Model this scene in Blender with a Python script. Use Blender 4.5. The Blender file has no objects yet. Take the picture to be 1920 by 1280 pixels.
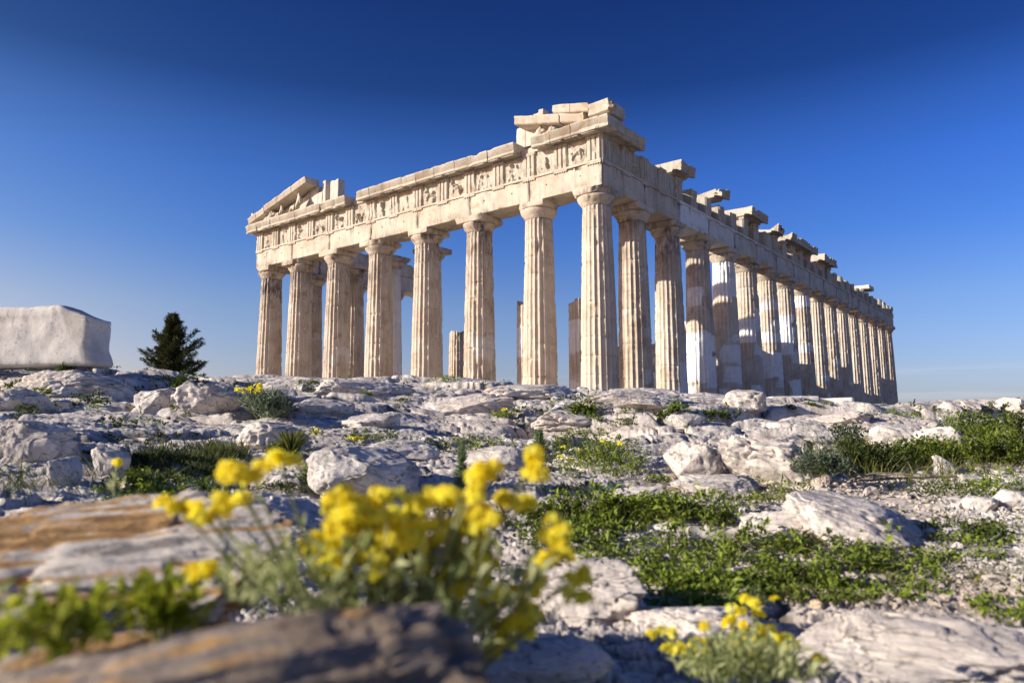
import bpy, math, random
import numpy as np
from mathutils import Matrix, Vector
R = math.radians
random.seed(4); rng = np.random.default_rng(7)
sc = bpy.context.scene
col = sc.collection

# ---------------------------------------------------------------- camera
CAM = np.array([18.11, -30.27, -1.575])
YAW, PITCH, ROLL, FPX = .66912, .116193, -.00536, 1360.94

def cam_axes():
    cy, sy = math.cos(YAW), math.sin(YAW)
    f = np.array([-sy*math.cos(PITCH), cy*math.cos(PITCH), math.sin(PITCH)])
    r = np.array([cy, sy, 0.]); u = np.cross(r, f)
    return r*math.cos(ROLL)+u*math.sin(ROLL), -r*math.sin(ROLL)+u*math.cos(ROLL), f
CR, CU, CF = cam_axes()
cd = bpy.data.cameras.new('camera'); cam = bpy.data.objects.new('camera', cd); col.objects.link(cam)
cam.matrix_world = Matrix(((CR[0], CU[0], -CF[0], CAM[0]), (CR[1], CU[1], -CF[1], CAM[1]), (CR[2], CU[2], -CF[2], CAM[2]), (0, 0, 0, 1)))
cd.sensor_width = 36; cd.lens = FPX/1920*36; cd.clip_start = .02; cd.clip_end = 20000
cd.dof.use_dof = True; cd.dof.focus_distance = 18; cd.dof.aperture_fstop = 4.3
sc.camera = cam

# ---------------------------------------------------------------- sky and sun
SUN_EL = R(18.9); SUN_TH = R(39)                     # from the left, a little behind the camera
sd = np.array([-math.sin(SUN_TH)*math.cos(SUN_EL), -math.cos(SUN_TH)*math.cos(SUN_EL), math.sin(SUN_EL)])
w = bpy.data.worlds.new('World'); sc.world = w; w.use_nodes = True
nt = w.node_tree; N = nt.nodes; N.clear()
out = N.new('ShaderNodeOutputWorld'); bg = N.new('ShaderNodeBackground'); sky = N.new('ShaderNodeTexSky')
sky.sky_type = 'NISHITA'; sky.sun_disc = False; sky.sun_elevation = SUN_EL
sky.sun_rotation = math.atan2(sd[0], sd[1]); sky.altitude = 200
sky.air_density = 1.0; sky.dust_density = 1.0; sky.ozone_density = 4.0
# clear, deep blue winter air: the sky model's colour graded by height above the horizon
tc = N.new('ShaderNodeTexCoord'); sx = N.new('ShaderNodeSeparateXYZ'); nt.links.new(tc.outputs['Generated'], sx.inputs[0])
cr_ = N.new('ShaderNodeValToRGB'); cr_.color_ramp.interpolation = 'EASE'; cr_.color_ramp.interpolation = 'LINEAR'; els = cr_.color_ramp.elements
RAMP = [(0, 1.05, .88, 1.05), (.06, 1.05, .88, 1.05), (.155, .87, .85, 1.08), (.24, .50, .71, 1.2), (.32, .36, .61, 1.2), (.375, .27, .48, .97), (.43, .145, .29, .64), (.52, .11, .227, .556), (1, .1, .2, .5)]
while len(els) < len(RAMP): els.new(.5)
for e_, (z_, r_, g_, b_) in zip(els, RAMP): e_.position = z_; e_.color = (r_/1.3, g_/1.3, b_/1.3, 1)
ml = N.new('ShaderNodeMix'); ml.data_type = 'RGBA'; ml.blend_type = 'MULTIPLY'; ml.inputs[0].default_value = 1
nt.links.new(sx.outputs[2], cr_.inputs[0]); nt.links.new(sky.outputs[0], ml.inputs[6]); nt.links.new(cr_.outputs[0], ml.inputs[7])
dp = N.new('ShaderNodeVectorMath'); dp.operation = 'DOT_PRODUCT'; nt.links.new(tc.outputs['Generated'], dp.inputs[0]); dp.inputs[1].default_value = (-math.sin(SUN_TH), -math.cos(SUN_TH), 0)
ad = N.new('ShaderNodeMath'); ad.operation = 'MULTIPLY_ADD'; nt.links.new(dp.outputs['Value'], ad.inputs[0]); ad.inputs[1].default_value = .5; ad.inputs[2].default_value = .5
c2 = N.new('ShaderNodeValToRGB'); e2 = c2.color_ramp.elements
while len(e2) < 5: e2.new(.5)
for e_, (t_, r_, g_, b_) in zip(e2, [(-.75, .85, .95, 1.03), (-.22, 1, 1, 1), (.16, 1.2, 1.12, 1.02), (.4, 1.65, 1.27, .97), (1, 2.2, 1.45, .95)]): e_.position = t_*.5+.5; e_.color = (r_/2.2, g_/2.2, b_/2.2, 1)
nt.links.new(ad.outputs[0], c2.inputs[0])
m2 = N.new('ShaderNodeMix'); m2.data_type = 'RGBA'; m2.blend_type = 'MULTIPLY'; m2.inputs[0].default_value = 1
nt.links.new(ml.outputs[2], m2.inputs[6]); nt.links.new(c2.outputs[0], m2.inputs[7])
# a thin band of cirrus low over the horizon
mp_ = N.new('ShaderNodeMapping'); mp_.inputs['Scale'].default_value = (3, 3, 90); ns_ = N.new('ShaderNodeTexNoise'); ns_.inputs['Scale'].default_value = 1.; ns_.inputs['Detail'].default_value = 4
nt.links.new(tc.outputs['Generated'], mp_.inputs[0]); nt.links.new(mp_.outputs[0], ns_.inputs['Vector'])
def wr(x, a, b, lo, hi):
    r = N.new('ShaderNodeMapRange'); r.interpolation_type = 'SMOOTHSTEP'
    for k, v in zip(('From Min', 'From Max', 'To Min', 'To Max'), (a, b, lo, hi)): r.inputs[k].default_value = v
    nt.links.new(x, r.inputs['Value']); return r.outputs[0]
def wm(op, a, b):
    m = N.new('ShaderNodeMath'); m.operation = op; nt.links.new(a, m.inputs[0]); nt.links.new(b, m.inputs[1]); return m.outputs[0]
cf = wm('MULTIPLY', wr(ns_.outputs[0], .48, .66, 0, .35), wm('MULTIPLY', wr(sx.outputs[2], .02, .04, 0, 1), wr(sx.outputs[2], .05, .075, 1, 0)))
mc = N.new('ShaderNodeMix'); mc.data_type = 'RGBA'; nt.links.new(cf, mc.inputs[0]); nt.links.new(m2.outputs[2], mc.inputs[6]); mc.inputs[7].default_value = (1.9, 2.0, 2.2, 1)
bg.inputs['Strength'].default_value = .095*1.3*2.2
nt.links.new(mc.outputs[2], bg.inputs['Color']); nt.links.new(bg.outputs[0], out.inputs[0])
sl = bpy.data.lights.new('sun', 'SUN'); sl.energy = 5.0; sl.angle = R(.5); sl.color = (1, .905, .775)
so = bpy.data.objects.new('sun', sl); col.objects.link(so)
so.rotation_euler = Vector(sd).to_track_quat('Z', 'Y').to_euler(); so.location = (0, 0, 40)
sc.view_settings.view_transform = 'Standard'; sc.view_settings.look = 'None'
sc.view_settings.exposure = .5; sc.view_settings.gamma = 1

# ---------------------------------------------------------------- numpy noise
def _h(ix, iy, iz, s):
    n = (ix.astype(np.int64)*374761393 + iy.astype(np.int64)*668265263 + iz.astype(np.int64)*2147483647 + s*974711) & 0xffffffff
    n = ((n ^ (n >> 13))*1274126177) & 0xffffffff
    n = ((n ^ (n >> 15))*2246822519) & 0xffffffff
    return (n ^ (n >> 16)) & 0xffffffff
def hashf(ix, iy, iz, s): return _h(ix, iy, iz, s)/4294967296.
def noise3(p, s=0):
    """value noise in -1..1 at points p (n,3)"""
    i = np.floor(p); f = p-i; u = f*f*f*(f*(f*6-15)+10); i = i.astype(np.int64)
    r = 0
    for dx in (0, 1):
        wx = u[:, 0] if dx else 1-u[:, 0]
        for dy in (0, 1):
            wy = u[:, 1] if dy else 1-u[:, 1]
            for dz in (0, 1):
                wz = u[:, 2] if dz else 1-u[:, 2]
                r = r + wx*wy*wz*hashf(i[:, 0]+dx, i[:, 1]+dy, i[:, 2]+dz, s)
    return r*2-1
def fbm3(p, o=4, s=0, g=.5):
    a, t, r = 1., 0., 0.
    for k in range(o):
        r = r + a*noise3(p*(2.03**k)+k*17.3, s+k); t += a; a *= g
    return r/t*1.6
def noise2(x, y, s=0): return noise3(np.stack([x, y, np.full_like(x, .5)], 1), s)
def fbm2(x, y, o=4, s=0, g=.5): return fbm3(np.stack([x, y, np.full_like(x, .37)], 1), o, s, g)
def worley2(x, y, s=0):
    ix = np.floor(x).astype(np.int64); iy = np.floor(y).astype(np.int64); z = np.zeros_like(ix)
    f1 = np.full(x.shape, 9.); f2 = np.full(x.shape, 9.); cid = np.zeros(x.shape)
    for dx in (-1, 0, 1):
        for dy in (-1, 0, 1):
            cx, cy = ix+dx, iy+dy
            px = cx+.15+.7*hashf(cx, cy, z, s); py = cy+.15+.7*hashf(cx, cy, z+1, s)
            d = (px-x)**2+(py-y)**2; hh = hashf(cx, cy, z+2, s)
            n1 = d < f1
            f2 = np.where(n1, f1, np.minimum(f2, d)); cid = np.where(n1, hh, cid); f1 = np.where(n1, d, f1)
    return np.sqrt(f1), np.sqrt(f2), cid
def sstep(a, b, x):
    t = np.clip((x-a)/(b-a), 0, 1); return t*t*(3-2*t)

# ---------------------------------------------------------------- object helpers
def mesh_obj(name, V, F, mat=None, parent=None, smooth=True, attrs=None, mats=None, mi=None):
    V = np.asarray(V, np.float32); me = bpy.data.meshes.new(name)
    if isinstance(F, np.ndarray): Fs = [F]
    else: Fs = [np.asarray(f) for f in F if len(f)]
    me.vertices.add(len(V)); me.vertices.foreach_set('co', V.ravel())
    idx = np.concatenate([f.ravel() for f in Fs]); sizes = np.concatenate([np.full(len(f), f.shape[1]) for f in Fs])
    me.loops.add(len(idx)); me.loops.foreach_set('vertex_index', idx.astype(np.int32))
    st = np.concatenate([[0], np.cumsum(sizes)[:-1]])
    me.polygons.add(len(sizes)); me.polygons.foreach_set('loop_start', st.astype(np.int32)); me.polygons.foreach_set('loop_total', sizes.astype(np.int32))
    if mi is not None: me.polygons.foreach_set('material_index', np.asarray(mi, np.int32))
    me.update(calc_edges=True); me.validate()
    me.polygons.foreach_set('use_smooth', np.full(len(me.polygons), smooth))
    for k, a in (attrs or {}).items():
        at_ = me.attributes.new(k, 'FLOAT', 'POINT'); at_.data.foreach_set('value', np.asarray(a, np.float32))
    for m in (mats or ([mat] if mat else [])): me.materials.append(m)
    o = bpy.data.objects.new(name, me); col.objects.link(o)
    if parent: o.parent = parent
    return o
def tag(o, label=None, cat=None, group=None, kind=None):
    for k, v in (('label', label), ('category', cat), ('group', group), ('kind', kind)):
        if v: o[k] = v
    return o
def empty(name, label, cat, loc=(0, 0, 0), group=None):
    o = bpy.data.objects.new(name, None); col.objects.link(o); o.location = loc; o.empty_display_size = .2
    return tag(o, label, cat, group)
class Geo:
    """collects pieces into one mesh"""
    def __init__(s): s.V = []; s.F3 = []; s.F4 = []; s.n = 0; s.A = {}
    def add(s, V, F, **a):
        V = np.asarray(V, float); F = np.asarray(F)
        if not len(F): return s
        (s.F3 if F.shape[1] == 3 else s.F4).append(F+s.n); s.V.append(V); s.n += len(V)
        for k in a: s.A.setdefault(k, []).append((s.n-len(V), np.broadcast_to(np.asarray(a[k], float), (len(V),))))
        return s
    def build(s, name, mat, parent=None, smooth=True, origin=None):
        V = np.concatenate(s.V); at_ = {}
        for k, l in s.A.items():
            x = np.zeros(s.n)
            for st, v in l: x[st:st+len(v)] = v
            at_[k] = x
        F = []
        if s.F4: F.append(np.concatenate(s.F4))
        if s.F3: F.append(np.concatenate(s.F3))
        if origin is not None: V = V-np.asarray(origin)
        o = mesh_obj(name, V, F, mat, parent, smooth, at_)
        if origin is not None and parent is None: o.location = origin
        return o
def grid_faces(m, n, wrap=False):
    i, j = np.meshgrid(np.arange(m-1), np.arange(n if wrap else n-1), indexing='ij')
    j2 = (j+1) % n
    return np.stack([i*n+j, i*n+j2, (i+1)*n+j2, (i+1)*n+j], -1).reshape(-1, 4)
def tube(pts, rad, k=6):
    pts = np.asarray(pts, float); rad = np.broadcast_to(np.asarray(rad, float), (len(pts),))
    t = np.gradient(pts, axis=0); t /= np.linalg.norm(t, axis=1)[:, None]+1e-9
    a = np.where(np.abs(t[:, 2:3]) < .9, [[0, 0, 1.]], [[1., 0, 0]])
    b = np.cross(t, a); b /= np.linalg.norm(b, axis=1)[:, None]+1e-9; c = np.cross(t, b)
    th = np.arange(k)/k*2*np.pi
    V = pts[:, None]+rad[:, None, None]*(np.cos(th)[None, :, None]*b[:, None]+np.sin(th)[None, :, None]*c[:, None])
    return V.reshape(-1, 3), grid_faces(len(pts), k, True)

# ---------------------------------------------------------------- materials
def nodes(name):
    m = bpy.data.materials.new(name); m.use_nodes = True; t = m.node_tree; n = t.nodes; n.clear()
    o = n.new('ShaderNodeOutputMaterial'); b = n.new('ShaderNodeBsdfPrincipled'); t.links.new(b.outputs[0], o.inputs[0])
    return m, t, n, b
class NB:
    """node shorthand"""
    def __init__(s, t): s.t = t; s.n = t.nodes; s.pos = s.n.new('ShaderNodeNewGeometry').outputs['Position']
    def L(s, a, b): s.t.links.new(a, b)
    def noise(s, scale, detail=5, rough=.6, stretch=None, dist=0):
        v = s.pos
        if stretch:
            mp = s.n.new('ShaderNodeMapping'); mp.inputs['Scale'].default_value = stretch; s.L(v, mp.inputs[0]); v = mp.outputs[0]
        x = s.n.new('ShaderNodeTexNoise'); x.inputs['Scale'].default_value = scale; x.inputs['Detail'].default_value = detail
        x.inputs['Roughness'].default_value = rough; x.inputs['Distortion'].default_value = dist; s.L(v, x.inputs['Vector']); return x.outputs[0]
    def vor(s, scale, feature='F1', stretch=None):
        v = s.pos
        if stretch:
            mp = s.n.new('ShaderNodeMapping'); mp.inputs['Scale'].default_value = stretch; s.L(v, mp.inputs[0]); v = mp.outputs[0]
        x = s.n.new('ShaderNodeTexVoronoi'); x.feature = feature; x.inputs['Scale'].default_value = scale; s.L(v, x.inputs['Vector']); return x.outputs['Distance']
    def ramp(s, x, a, b, lo=0., hi=1.):
        r = s.n.new('ShaderNodeMapRange'); r.interpolation_type = 'SMOOTHSTEP'
        for k, v in zip(('From Min', 'From Max', 'To Min', 'To Max'), (a, b, lo, hi)): r.inputs[k].default_value = v
        s.L(x, r.inputs['Value']); return r.outputs[0]
    def math(s, op, a, b):
        m = s.n.new('ShaderNodeMath'); m.operation = op
        for k, v in ((0, a), (1, b)):
            if isinstance(v, (int, float)): m.inputs[k].default_value = v
            else: s.L(v, m.inputs[k])
        return m.outputs[0]
    def mix(s, f, a, b, mode='MIX'):
        m = s.n.new('ShaderNodeMix'); m.data_type = 'RGBA'; m.blend_type = mode
        for k, v in (('Factor', f), (6, a), (7, b)):
            i = m.inputs[k] if not isinstance(k, str) else m.inputs[0]
            if isinstance(v, (int, float)): i.default_value = v
            elif isinstance(v, tuple): i.default_value = v+(1,)
            else: s.L(v, i)
        return m.outputs[2]
    def attr(s, name):
        a = s.n.new('ShaderNodeAttribute'); a.attribute_name = name; return a.outputs['Fac']
    def rnd(s): return s.n.new('ShaderNodeObjectInfo').outputs['Random']
    def bump(s, h, strength, dist, nrm=None):
        b = s.n.new('ShaderNodeBump'); b.inputs['Strength'].default_value = strength; b.inputs['Distance'].default_value = dist
        s.L(h, b.inputs['Height'])
        if nrm: s.L(nrm, b.inputs['Normal'])
        return b.outputs[0]

def marble(name, cream, tan, brown, white=(.78, .77, .75), streak=.55, speck=(14, .3)):
    m, t, n, b = nodes(name); q = NB(t)
    c = q.mix(q.ramp(q.noise(.55, 6, .62), .42, .66), cream, tan)
    c = q.mix(q.ramp(q.noise(1.1, 7, .68, dist=.6), .54, .64, 0, .85), c, brown)
    c = q.mix(q.ramp(q.noise(2.6, 8, .7, (1.5, 1.5, .5), 1), .56, .65, 0, .6), c, (.2, .165, .13))
    c = q.mix(q.ramp(q.noise(.9, 9, .72, dist=.5), .5, .62, 0, .4), c, tuple(v*.72 for v in tan))
    c = q.mix(q.ramp(q.noise(.8, 4, .6, (5, 5, .35)), .5, .75, 0, streak), c, tuple(v*.62 for v in tan))
    c = q.mix(q.ramp(q.rnd(), 0, 1, 0, .35), c, tuple(min(1, v*1.12) for v in cream))
    nw = q.math('MULTIPLY', q.attr('new'), 1.)
    wh = q.mix(q.ramp(q.noise(2, 5), .4, .7), white, tuple(v*.88 for v in white))
    c = q.mix(nw, c, wh)
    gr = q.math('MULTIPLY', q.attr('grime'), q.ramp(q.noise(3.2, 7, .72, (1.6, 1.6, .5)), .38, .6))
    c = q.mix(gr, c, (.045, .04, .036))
    c = q.mix(q.ramp(q.noise(speck[0], 4, .7), .58, .72, 0, speck[1]), c, tuple(v*.45 for v in tan))
    q.L(c, b.inputs['Base Color']); b.inputs['Roughness'].default_value = .85; b.inputs['Specular IOR Level'].default_value = .25
    h = q.math('ADD', q.noise(9, 8, .7), q.math('MULTIPLY', q.noise(2.2, 5, .6), 1.2))
    q.L(q.bump(h, .22, .05), b.inputs['Normal'])
    return m
M_MARBLE = marble('weathered_marble', (.58, .51, .415), (.46, .385, .30), (.38, .27, .165), streak=.8)
M_FRIEZE = marble('grey_beige_marble', (.55, .495, .41), (.44, .385, .31), (.36, .265, .17), streak=.8, speck=(14, .5))
M_COLUMN = marble('column_marble', (.60, .515, .415), (.47, .385, .295), (.37, .275, .19), streak=.75, white=(.86, .86, .86))
M_PALE = marble('speckled_pale_marble', (.70, .67, .62), (.58, .555, .52), (.44, .41, .37), streak=0, speck=(24, 1.))
M_WHITE = marble('pale_marble', (.66, .64, .61), (.55, .53, .5), (.45, .42, .38))

def limestone(name, a, bcol, warm, lichen=0., soil=True):
    m, t, n, b = nodes(name); q = NB(t)
    big = q.noise(.7, 5, .6); mid = q.noise(5, 8, .68); fine = q.noise(38, 8, .72)
    c = q.mix(q.ramp(mid, .38, .64), a, bcol)
    c = q.mix(q.ramp(big, .46, .66, 0, .7), c, warm)
    c = q.mix(q.ramp(fine, .52, .68, 0, .55), c, tuple(v*.45 for v in bcol))
    c = q.mix(q.ramp(q.noise(13, 8, .75, dist=1), .56, .66, 0, .85), c, (.13, .12, .11))
    c = q.mix(q.ramp(q.noise(2.2, 9, .75, (1, 1, 2.2), 1.2), .57, .66, 0, .45), c, (.25, .235, .22))
    c = q.mix(q.attr('crack'), c, (.085, .07, .055))
    if lichen:
        st = q.math('ADD', q.attr('streak'), q.math('MULTIPLY', q.math('SUBTRACT', q.noise(22, 9, .75, dist=.6), .5), 2.4))
        c = q.mix(q.ramp(st, .0, .35, 0, .95), c, (.58, .33, .12))
        c = q.mix(q.ramp(st, .55, .8, 0, .9), c, (.30, .17, .07))
        c = q.mix(q.ramp(st, -.45, -.75, 0, .8), c, (.22, .19, .17))
        c = q.mix(q.ramp(q.noise(70, 6, .8), .56, .66, 0, .7), c, (.2, .15, .1))
    else:
        l = q.ramp(q.noise(3.1, 7, .7, dist=.8), .66, .74, 0, .7); c = q.mix(l, c, (.42, .27, .12))
    if soil:
        so_ = q.attr('soil'); s1 = q.mix(q.ramp(q.noise(30, 6, .7), .4, .65), (.16, .11, .07), (.42, .37, .31))
        c = q.mix(so_, c, s1)
    q.L(c, b.inputs['Base Color']); b.inputs['Roughness'].default_value = .95; b.inputs['Specular IOR Level'].default_value = .15
    n1 = q.bump(q.noise(4, 10, .72, dist=.4), .38, .10)
    n2 = q.bump(q.vor(28), .28, .012, n1)
    n3 = q.bump(q.noise(60, 8, .75), .35, .012, n2)
    q.L(n3, b.inputs['Normal'])
    return m
M_ROCK = limestone('grey_limestone', (.78, .715, .655), (.46, .43, .405), (.68, .58, .50))
M_LICHEN = limestone('lichen_limestone', (.78, .70, .60), (.58, .50, .43), (.70, .50, .30), lichen=.45)
M_BROWN = limestone('brown_limestone', (.47, .38, .30), (.24, .185, .14), (.50, .37, .24), lichen=1.)

def leafmat(name, dark, light, trans=.35):
    m, t, n, b = nodes(name); q = NB(t)
    c = q.mix(q.attr('tone'), dark, light)
    q.L(c, b.inputs['Base Color']); b.inputs['Roughness'].default_value = .6; b.inputs['Specular IOR Level'].default_value = .25
    tr = n.new('ShaderNodeBsdfTranslucent'); q.L(c, tr.inputs[0]); mx = n.new('ShaderNodeMixShader'); mx.inputs[0].default_value = trans
    o = [x for x in n if x.type == 'OUTPUT_MATERIAL'][0]
    q.L(b.outputs[0], mx.inputs[1]); q.L(tr.outputs[0], mx.inputs[2]); q.L(mx.outputs[0], o.inputs[0])
    return m
M_HERB = leafmat('herb_leaf', (.016, .034, .006), (.25, .32, .04), .22)
M_GRASS = leafmat('grass_blade', (.06, .085, .015), (.30, .29, .075))
M_LIME = leafmat('yellow_green_leaf', (.20, .26, .02), (.52, .52, .05), .55)
M_DARK = leafmat('dark_herb_leaf', (.02, .035, .008), (.11, .14, .03))
M_DRY = leafmat('dry_grass', (.03, .045, .012), (.16, .185, .055))
M_GREY = leafmat('grey_leaf', (.22, .28, .07), (.72, .74, .40), .5)
M_SILVER = leafmat('silver_leaf', (.06, .085, .05), (.27, .32, .20), .3)
M_PETAL = leafmat('yellow_petal', (.97, .78, .0), (1.0, .95, .14), .55)
M_NEEDLE = leafmat('conifer_needle', (.025, .032, .011), (.115, .125, .04), .2)
M_STEM = leafmat('green_stem', (.15, .17, .06), (.30, .32, .14), .1)
def plain(name, c, rough=.8):
    m, t, n, b = nodes(name); q = NB(t)
    q.L(q.mix(q.ramp(q.noise(12, 5), .35, .65), c, tuple(v*.6 for v in c)), b.inputs['Base Color']); b.inputs['Roughness'].default_value = rough; return m
M_BARK = plain('bark', (.12, .085, .06))
M_PEBBLE = limestone('pebble_stone', (.66, .62, .58), (.44, .41, .38), (.52, .42, .34), soil=False)

# ---------------------------------------------------------------- terrain
FH = np.array([-math.sin(YAW), math.cos(YAW)]); RH = np.array([math.cos(YAW), math.sin(YAW)])
PROF_D = np.array([.15, .45, .6, .9, 1.3, 1.8, 2.5, 3.5, 5, 7, 10, 14, 18, 22, 27, 33, 60, 150, 600])
PROF = {
 -500: [-.17, -.16, -.16, -.17, -.18, -.22, -.27, -.22, -.12, .0, .33, .88, 1.28, 1.25, 1.0, .4, -.1, -3, -60],
 120:  [-.21, -.21, -.22, -.23, -.24, -.28, -.27, -.22, -.13, .0, .32, .84, 1.20, 1.16, 1.0, .4, -.1, -3, -60],
 480:  [-.22, -.23, -.26, -.29, -.32, -.34, -.33, -.29, -.2, -.02, .28, .72, 1.09, 1.12, .9, .3, -.1, -3, -60],
 850:  [-.3, -.31, -.33, -.36, -.38, -.4, -.39, -.34, -.26, -.1, .20, .61, 1.02, 1.13, .9, .2, -.1, -3, -60],
 1200: [-.36, -.37, -.38, -.39, -.40, -.41, -.40, -.355, -.27, -.11, .12, .42, .70, .86, .8, .1, -.1, -3, -60],
 1440: [-.39, -.39, -.39, -.395, -.40, -.415, -.41, -.35, -.27, -.16, .03, .20, .38, .48, .46, .1, -.1, -3, -60],
 1700: [-.39, -.39, -.39, -.395, -.40, -.41, -.40, -.33, -.26, -.17, -.02, .13, .24, .34, .36, .1, -.1, -3, -60],
 1920: [-.39, -.39, -.39, -.395, -.40, -.41, -.40, -.33, -.25, -.17, -.02, .13, .25, .36, .40, .2, -.1, -3, -60],
 2600: [-.39, -.39, -.39, -.395, -.40, -.41, -.40, -.33, -.25, -.17, -.02, .13, .25, .36, .40, .3, -.1, -3, -60]}
PK = sorted(PROF)
def base_h(az, d):
    t = np.clip(np.tan(np.clip(az, -1.1, 1.1))*FPX*1.0+960, PK[0], PK[-1])
    ld = np.log(d); LP = np.log(PROF_D)
    vals = np.stack([np.interp(ld, LP, PROF[k]) for k in PK], -1)
    i = np.clip(np.searchsorted(PK, t)-1, 0, len(PK)-2); pk = np.array(PK)
    f = (t-pk[i])/(pk[i+1]-pk[i]); f = f*f*(3-2*f)
    n = np.arange(len(t)); return vals[n, i]*(1-f)+vals[n, i+1]*f, t
def terrain(az, d):
    """height above the eye, soil mask, crease mask"""
    h, px = base_h(az, d)
    x = d*np.cos(az)*FH[0]+d*np.sin(az)*RH[0]; y = d*np.cos(az)*FH[1]+d*np.sin(az)*RH[1]
    u = d*np.sin(az); v = d*np.cos(az)                      # across / into the slope
    path = sstep(1430, 1640, px+120*fbm2(u*.9, v*.9, 3, 5))*sstep(1.7, 2.2, d)*(1-sstep(4.6, 6.2, d+.6*fbm2(u, v, 3, 6)))
    path = np.maximum(path, .85*sstep(1140, 1240, px)*(1-sstep(1400, 1500, px))*sstep(3.2, 3.5, d)*(1-sstep(3.9, 4.3, d)))
    far = 1-sstep(26, 33, d)
    amp = (1-.93*path)*far
    step = d*.0075
    wu = u+.35*fbm2(u*.7, v*.7, 3, 11); wv = v+.35*fbm2(u*.7+9, v*.7, 3, 12)
    crease = np.zeros_like(h); crack = np.zeros_like(h)
    for k, (cs, a, st) in enumerate([(2.7, .40, 2.2), (1.15, .15, 2.0), (.42, .040, 1.8), (.17, .015, 1.6), (.075, .011, 1.3), (.034, .006, 1.2)]):
        fade = sstep(cs*1.2, cs*4.0, d)*sstep(1.2, 3.0, cs/step)
        if k >= 4: fade *= 1-sstep(4, 9, d)
        uu = wu/st+.13*cs*fbm2(u/cs*1.3+k, v/cs*1.3, 2, 31+k)*2; vv = wv+.13*cs*fbm2(u/cs*1.3, v/cs*1.3+k, 2, 41+k)*2
        f1, f2, cid = worley2(uu/cs, vv/cs, 50+k)
        edge = f2-f1
        rough = .45+.55*sstep(-.25, .35, fbm2(u*.35+k*3, v*.35, 2, 61+k))
        dome = (cid-.5)*1.0+(1-np.clip(f1, 0, 1.1)**2)*(.75, .6, .5, .7, .7, .7)[k]-(.8, .9, .9, .9, .9, .9)[k]*(1-sstep(0, (.16, .13, .11, .1, .1, .1)[k], edge))
        if k == 0: dome = dome-.4; fade = fade*(1-.6*sstep(10, 17, d))
        h = h+a*fade*amp*rough*dome
        if k < 5: crack = np.maximum(crack, (1-sstep(.01, .095, edge))*fade*[1, 1, .9, .8, .6][k])
        if k in (0, 1, 2): crease = np.maximum(crease, (1-sstep(0, (.10, .12, .09)[k], edge))*fade*(1, 1, .7)[k])
    h = h+.034*amp*fbm2(u*2.2, v*3.1, 5, 71, .55)*sstep(.8, 3, d)
    h = h+.014*amp*(np.abs(fbm2(u*14, v*20, 4, 72, .6))-.3)*(1-sstep(6, 12, d))*sstep(.5, 1.2, d)
    soil = np.clip(path*sstep(-.5, .2, fbm2(u*5, v*5, 3, 73)), 0, 1)
    soil = np.maximum(soil, sstep(24, 28, d))  # unseen ground beyond the crest turned soil-dark to cut bounce light
    soil = np.maximum(soil, .8*sstep(.55, .95, crease)*sstep(-.35, .2, fbm2(u*.8, v*.8, 3, 74)))
    crack = crack*sstep(-.5, .3, fbm2(u*2, v*2, 3, 75))*(1-path)
    return h, soil, crease, crack
AZ_D = R(.1)
az_dense = np.arange(R(-44), R(44)+1e-6, AZ_D)
az_out = np.concatenate([np.linspace(R(45.5), R(314.5), 150)])
AZ = np.concatenate([az_dense, az_out]); ND = len(az_dense)
DD = np.concatenate([np.exp(np.linspace(math.log(.16), math.log(36), 900)), np.exp(np.linspace(math.log(38), math.log(600), 40))])
A2, D2 = np.meshgrid(AZ, DD, indexing='ij'); azw = np.where(A2 > math.pi, A2-2*math.pi, A2)
Hh, SOIL, CREASE, CRACK = terrain(azw.ravel(), D2.ravel())
HG = Hh.reshape(A2.shape); SG = SOIL.reshape(A2.shape); CG = CREASE.reshape(A2.shape)
def pol(az, d, h): return np.stack([CAM[0]+d*(np.cos(az)*FH[0]+np.sin(az)*RH[0]), CAM[1]+d*(np.cos(az)*FH[1]+np.sin(az)*RH[1]), CAM[2]+h], -1)
TV = pol(A2.ravel(), D2.ravel(), Hh)
na, nd = A2.shape
i, j = np.meshgrid(np.arange(na), np.arange(nd-1), indexing='ij'); i2 = (i+1) % na
TF = np.stack([i*nd+j, i*nd+j+1, i2*nd+j+1, i2*nd+j], -1).reshape(-1, 4)
cap = len(TV); TV = np.concatenate([TV, [[CAM[0], CAM[1], CAM[2]+HG[:, 0].mean()]]])
T3 = np.stack([np.arange(na)*nd, ((np.arange(na)+1) % na)*nd, np.full(na, cap)], 1)
o = mesh_obj('rocky_ground', TV, [TF[:, ::-1], T3], M_ROCK, attrs={'soil': np.append(SOIL, 0), 'crack': np.append(CRACK, 0)})
tag(o, kind='structure')
th = np.arange(96)/96*2*np.pi
pv = np.concatenate([[[CAM[0], CAM[1], -70]], np.stack([CAM[0]+9000*np.cos(th), CAM[1]+9000*np.sin(th), np.full(96, -70.)], 1)])
tag(mesh_obj('plain', pv, np.stack([np.zeros(96, int), 1+np.arange(96), 1+(np.arange(96)+1) % 96], 1), plain('far_plain', (.2, .2, .13))), kind='structure')

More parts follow.
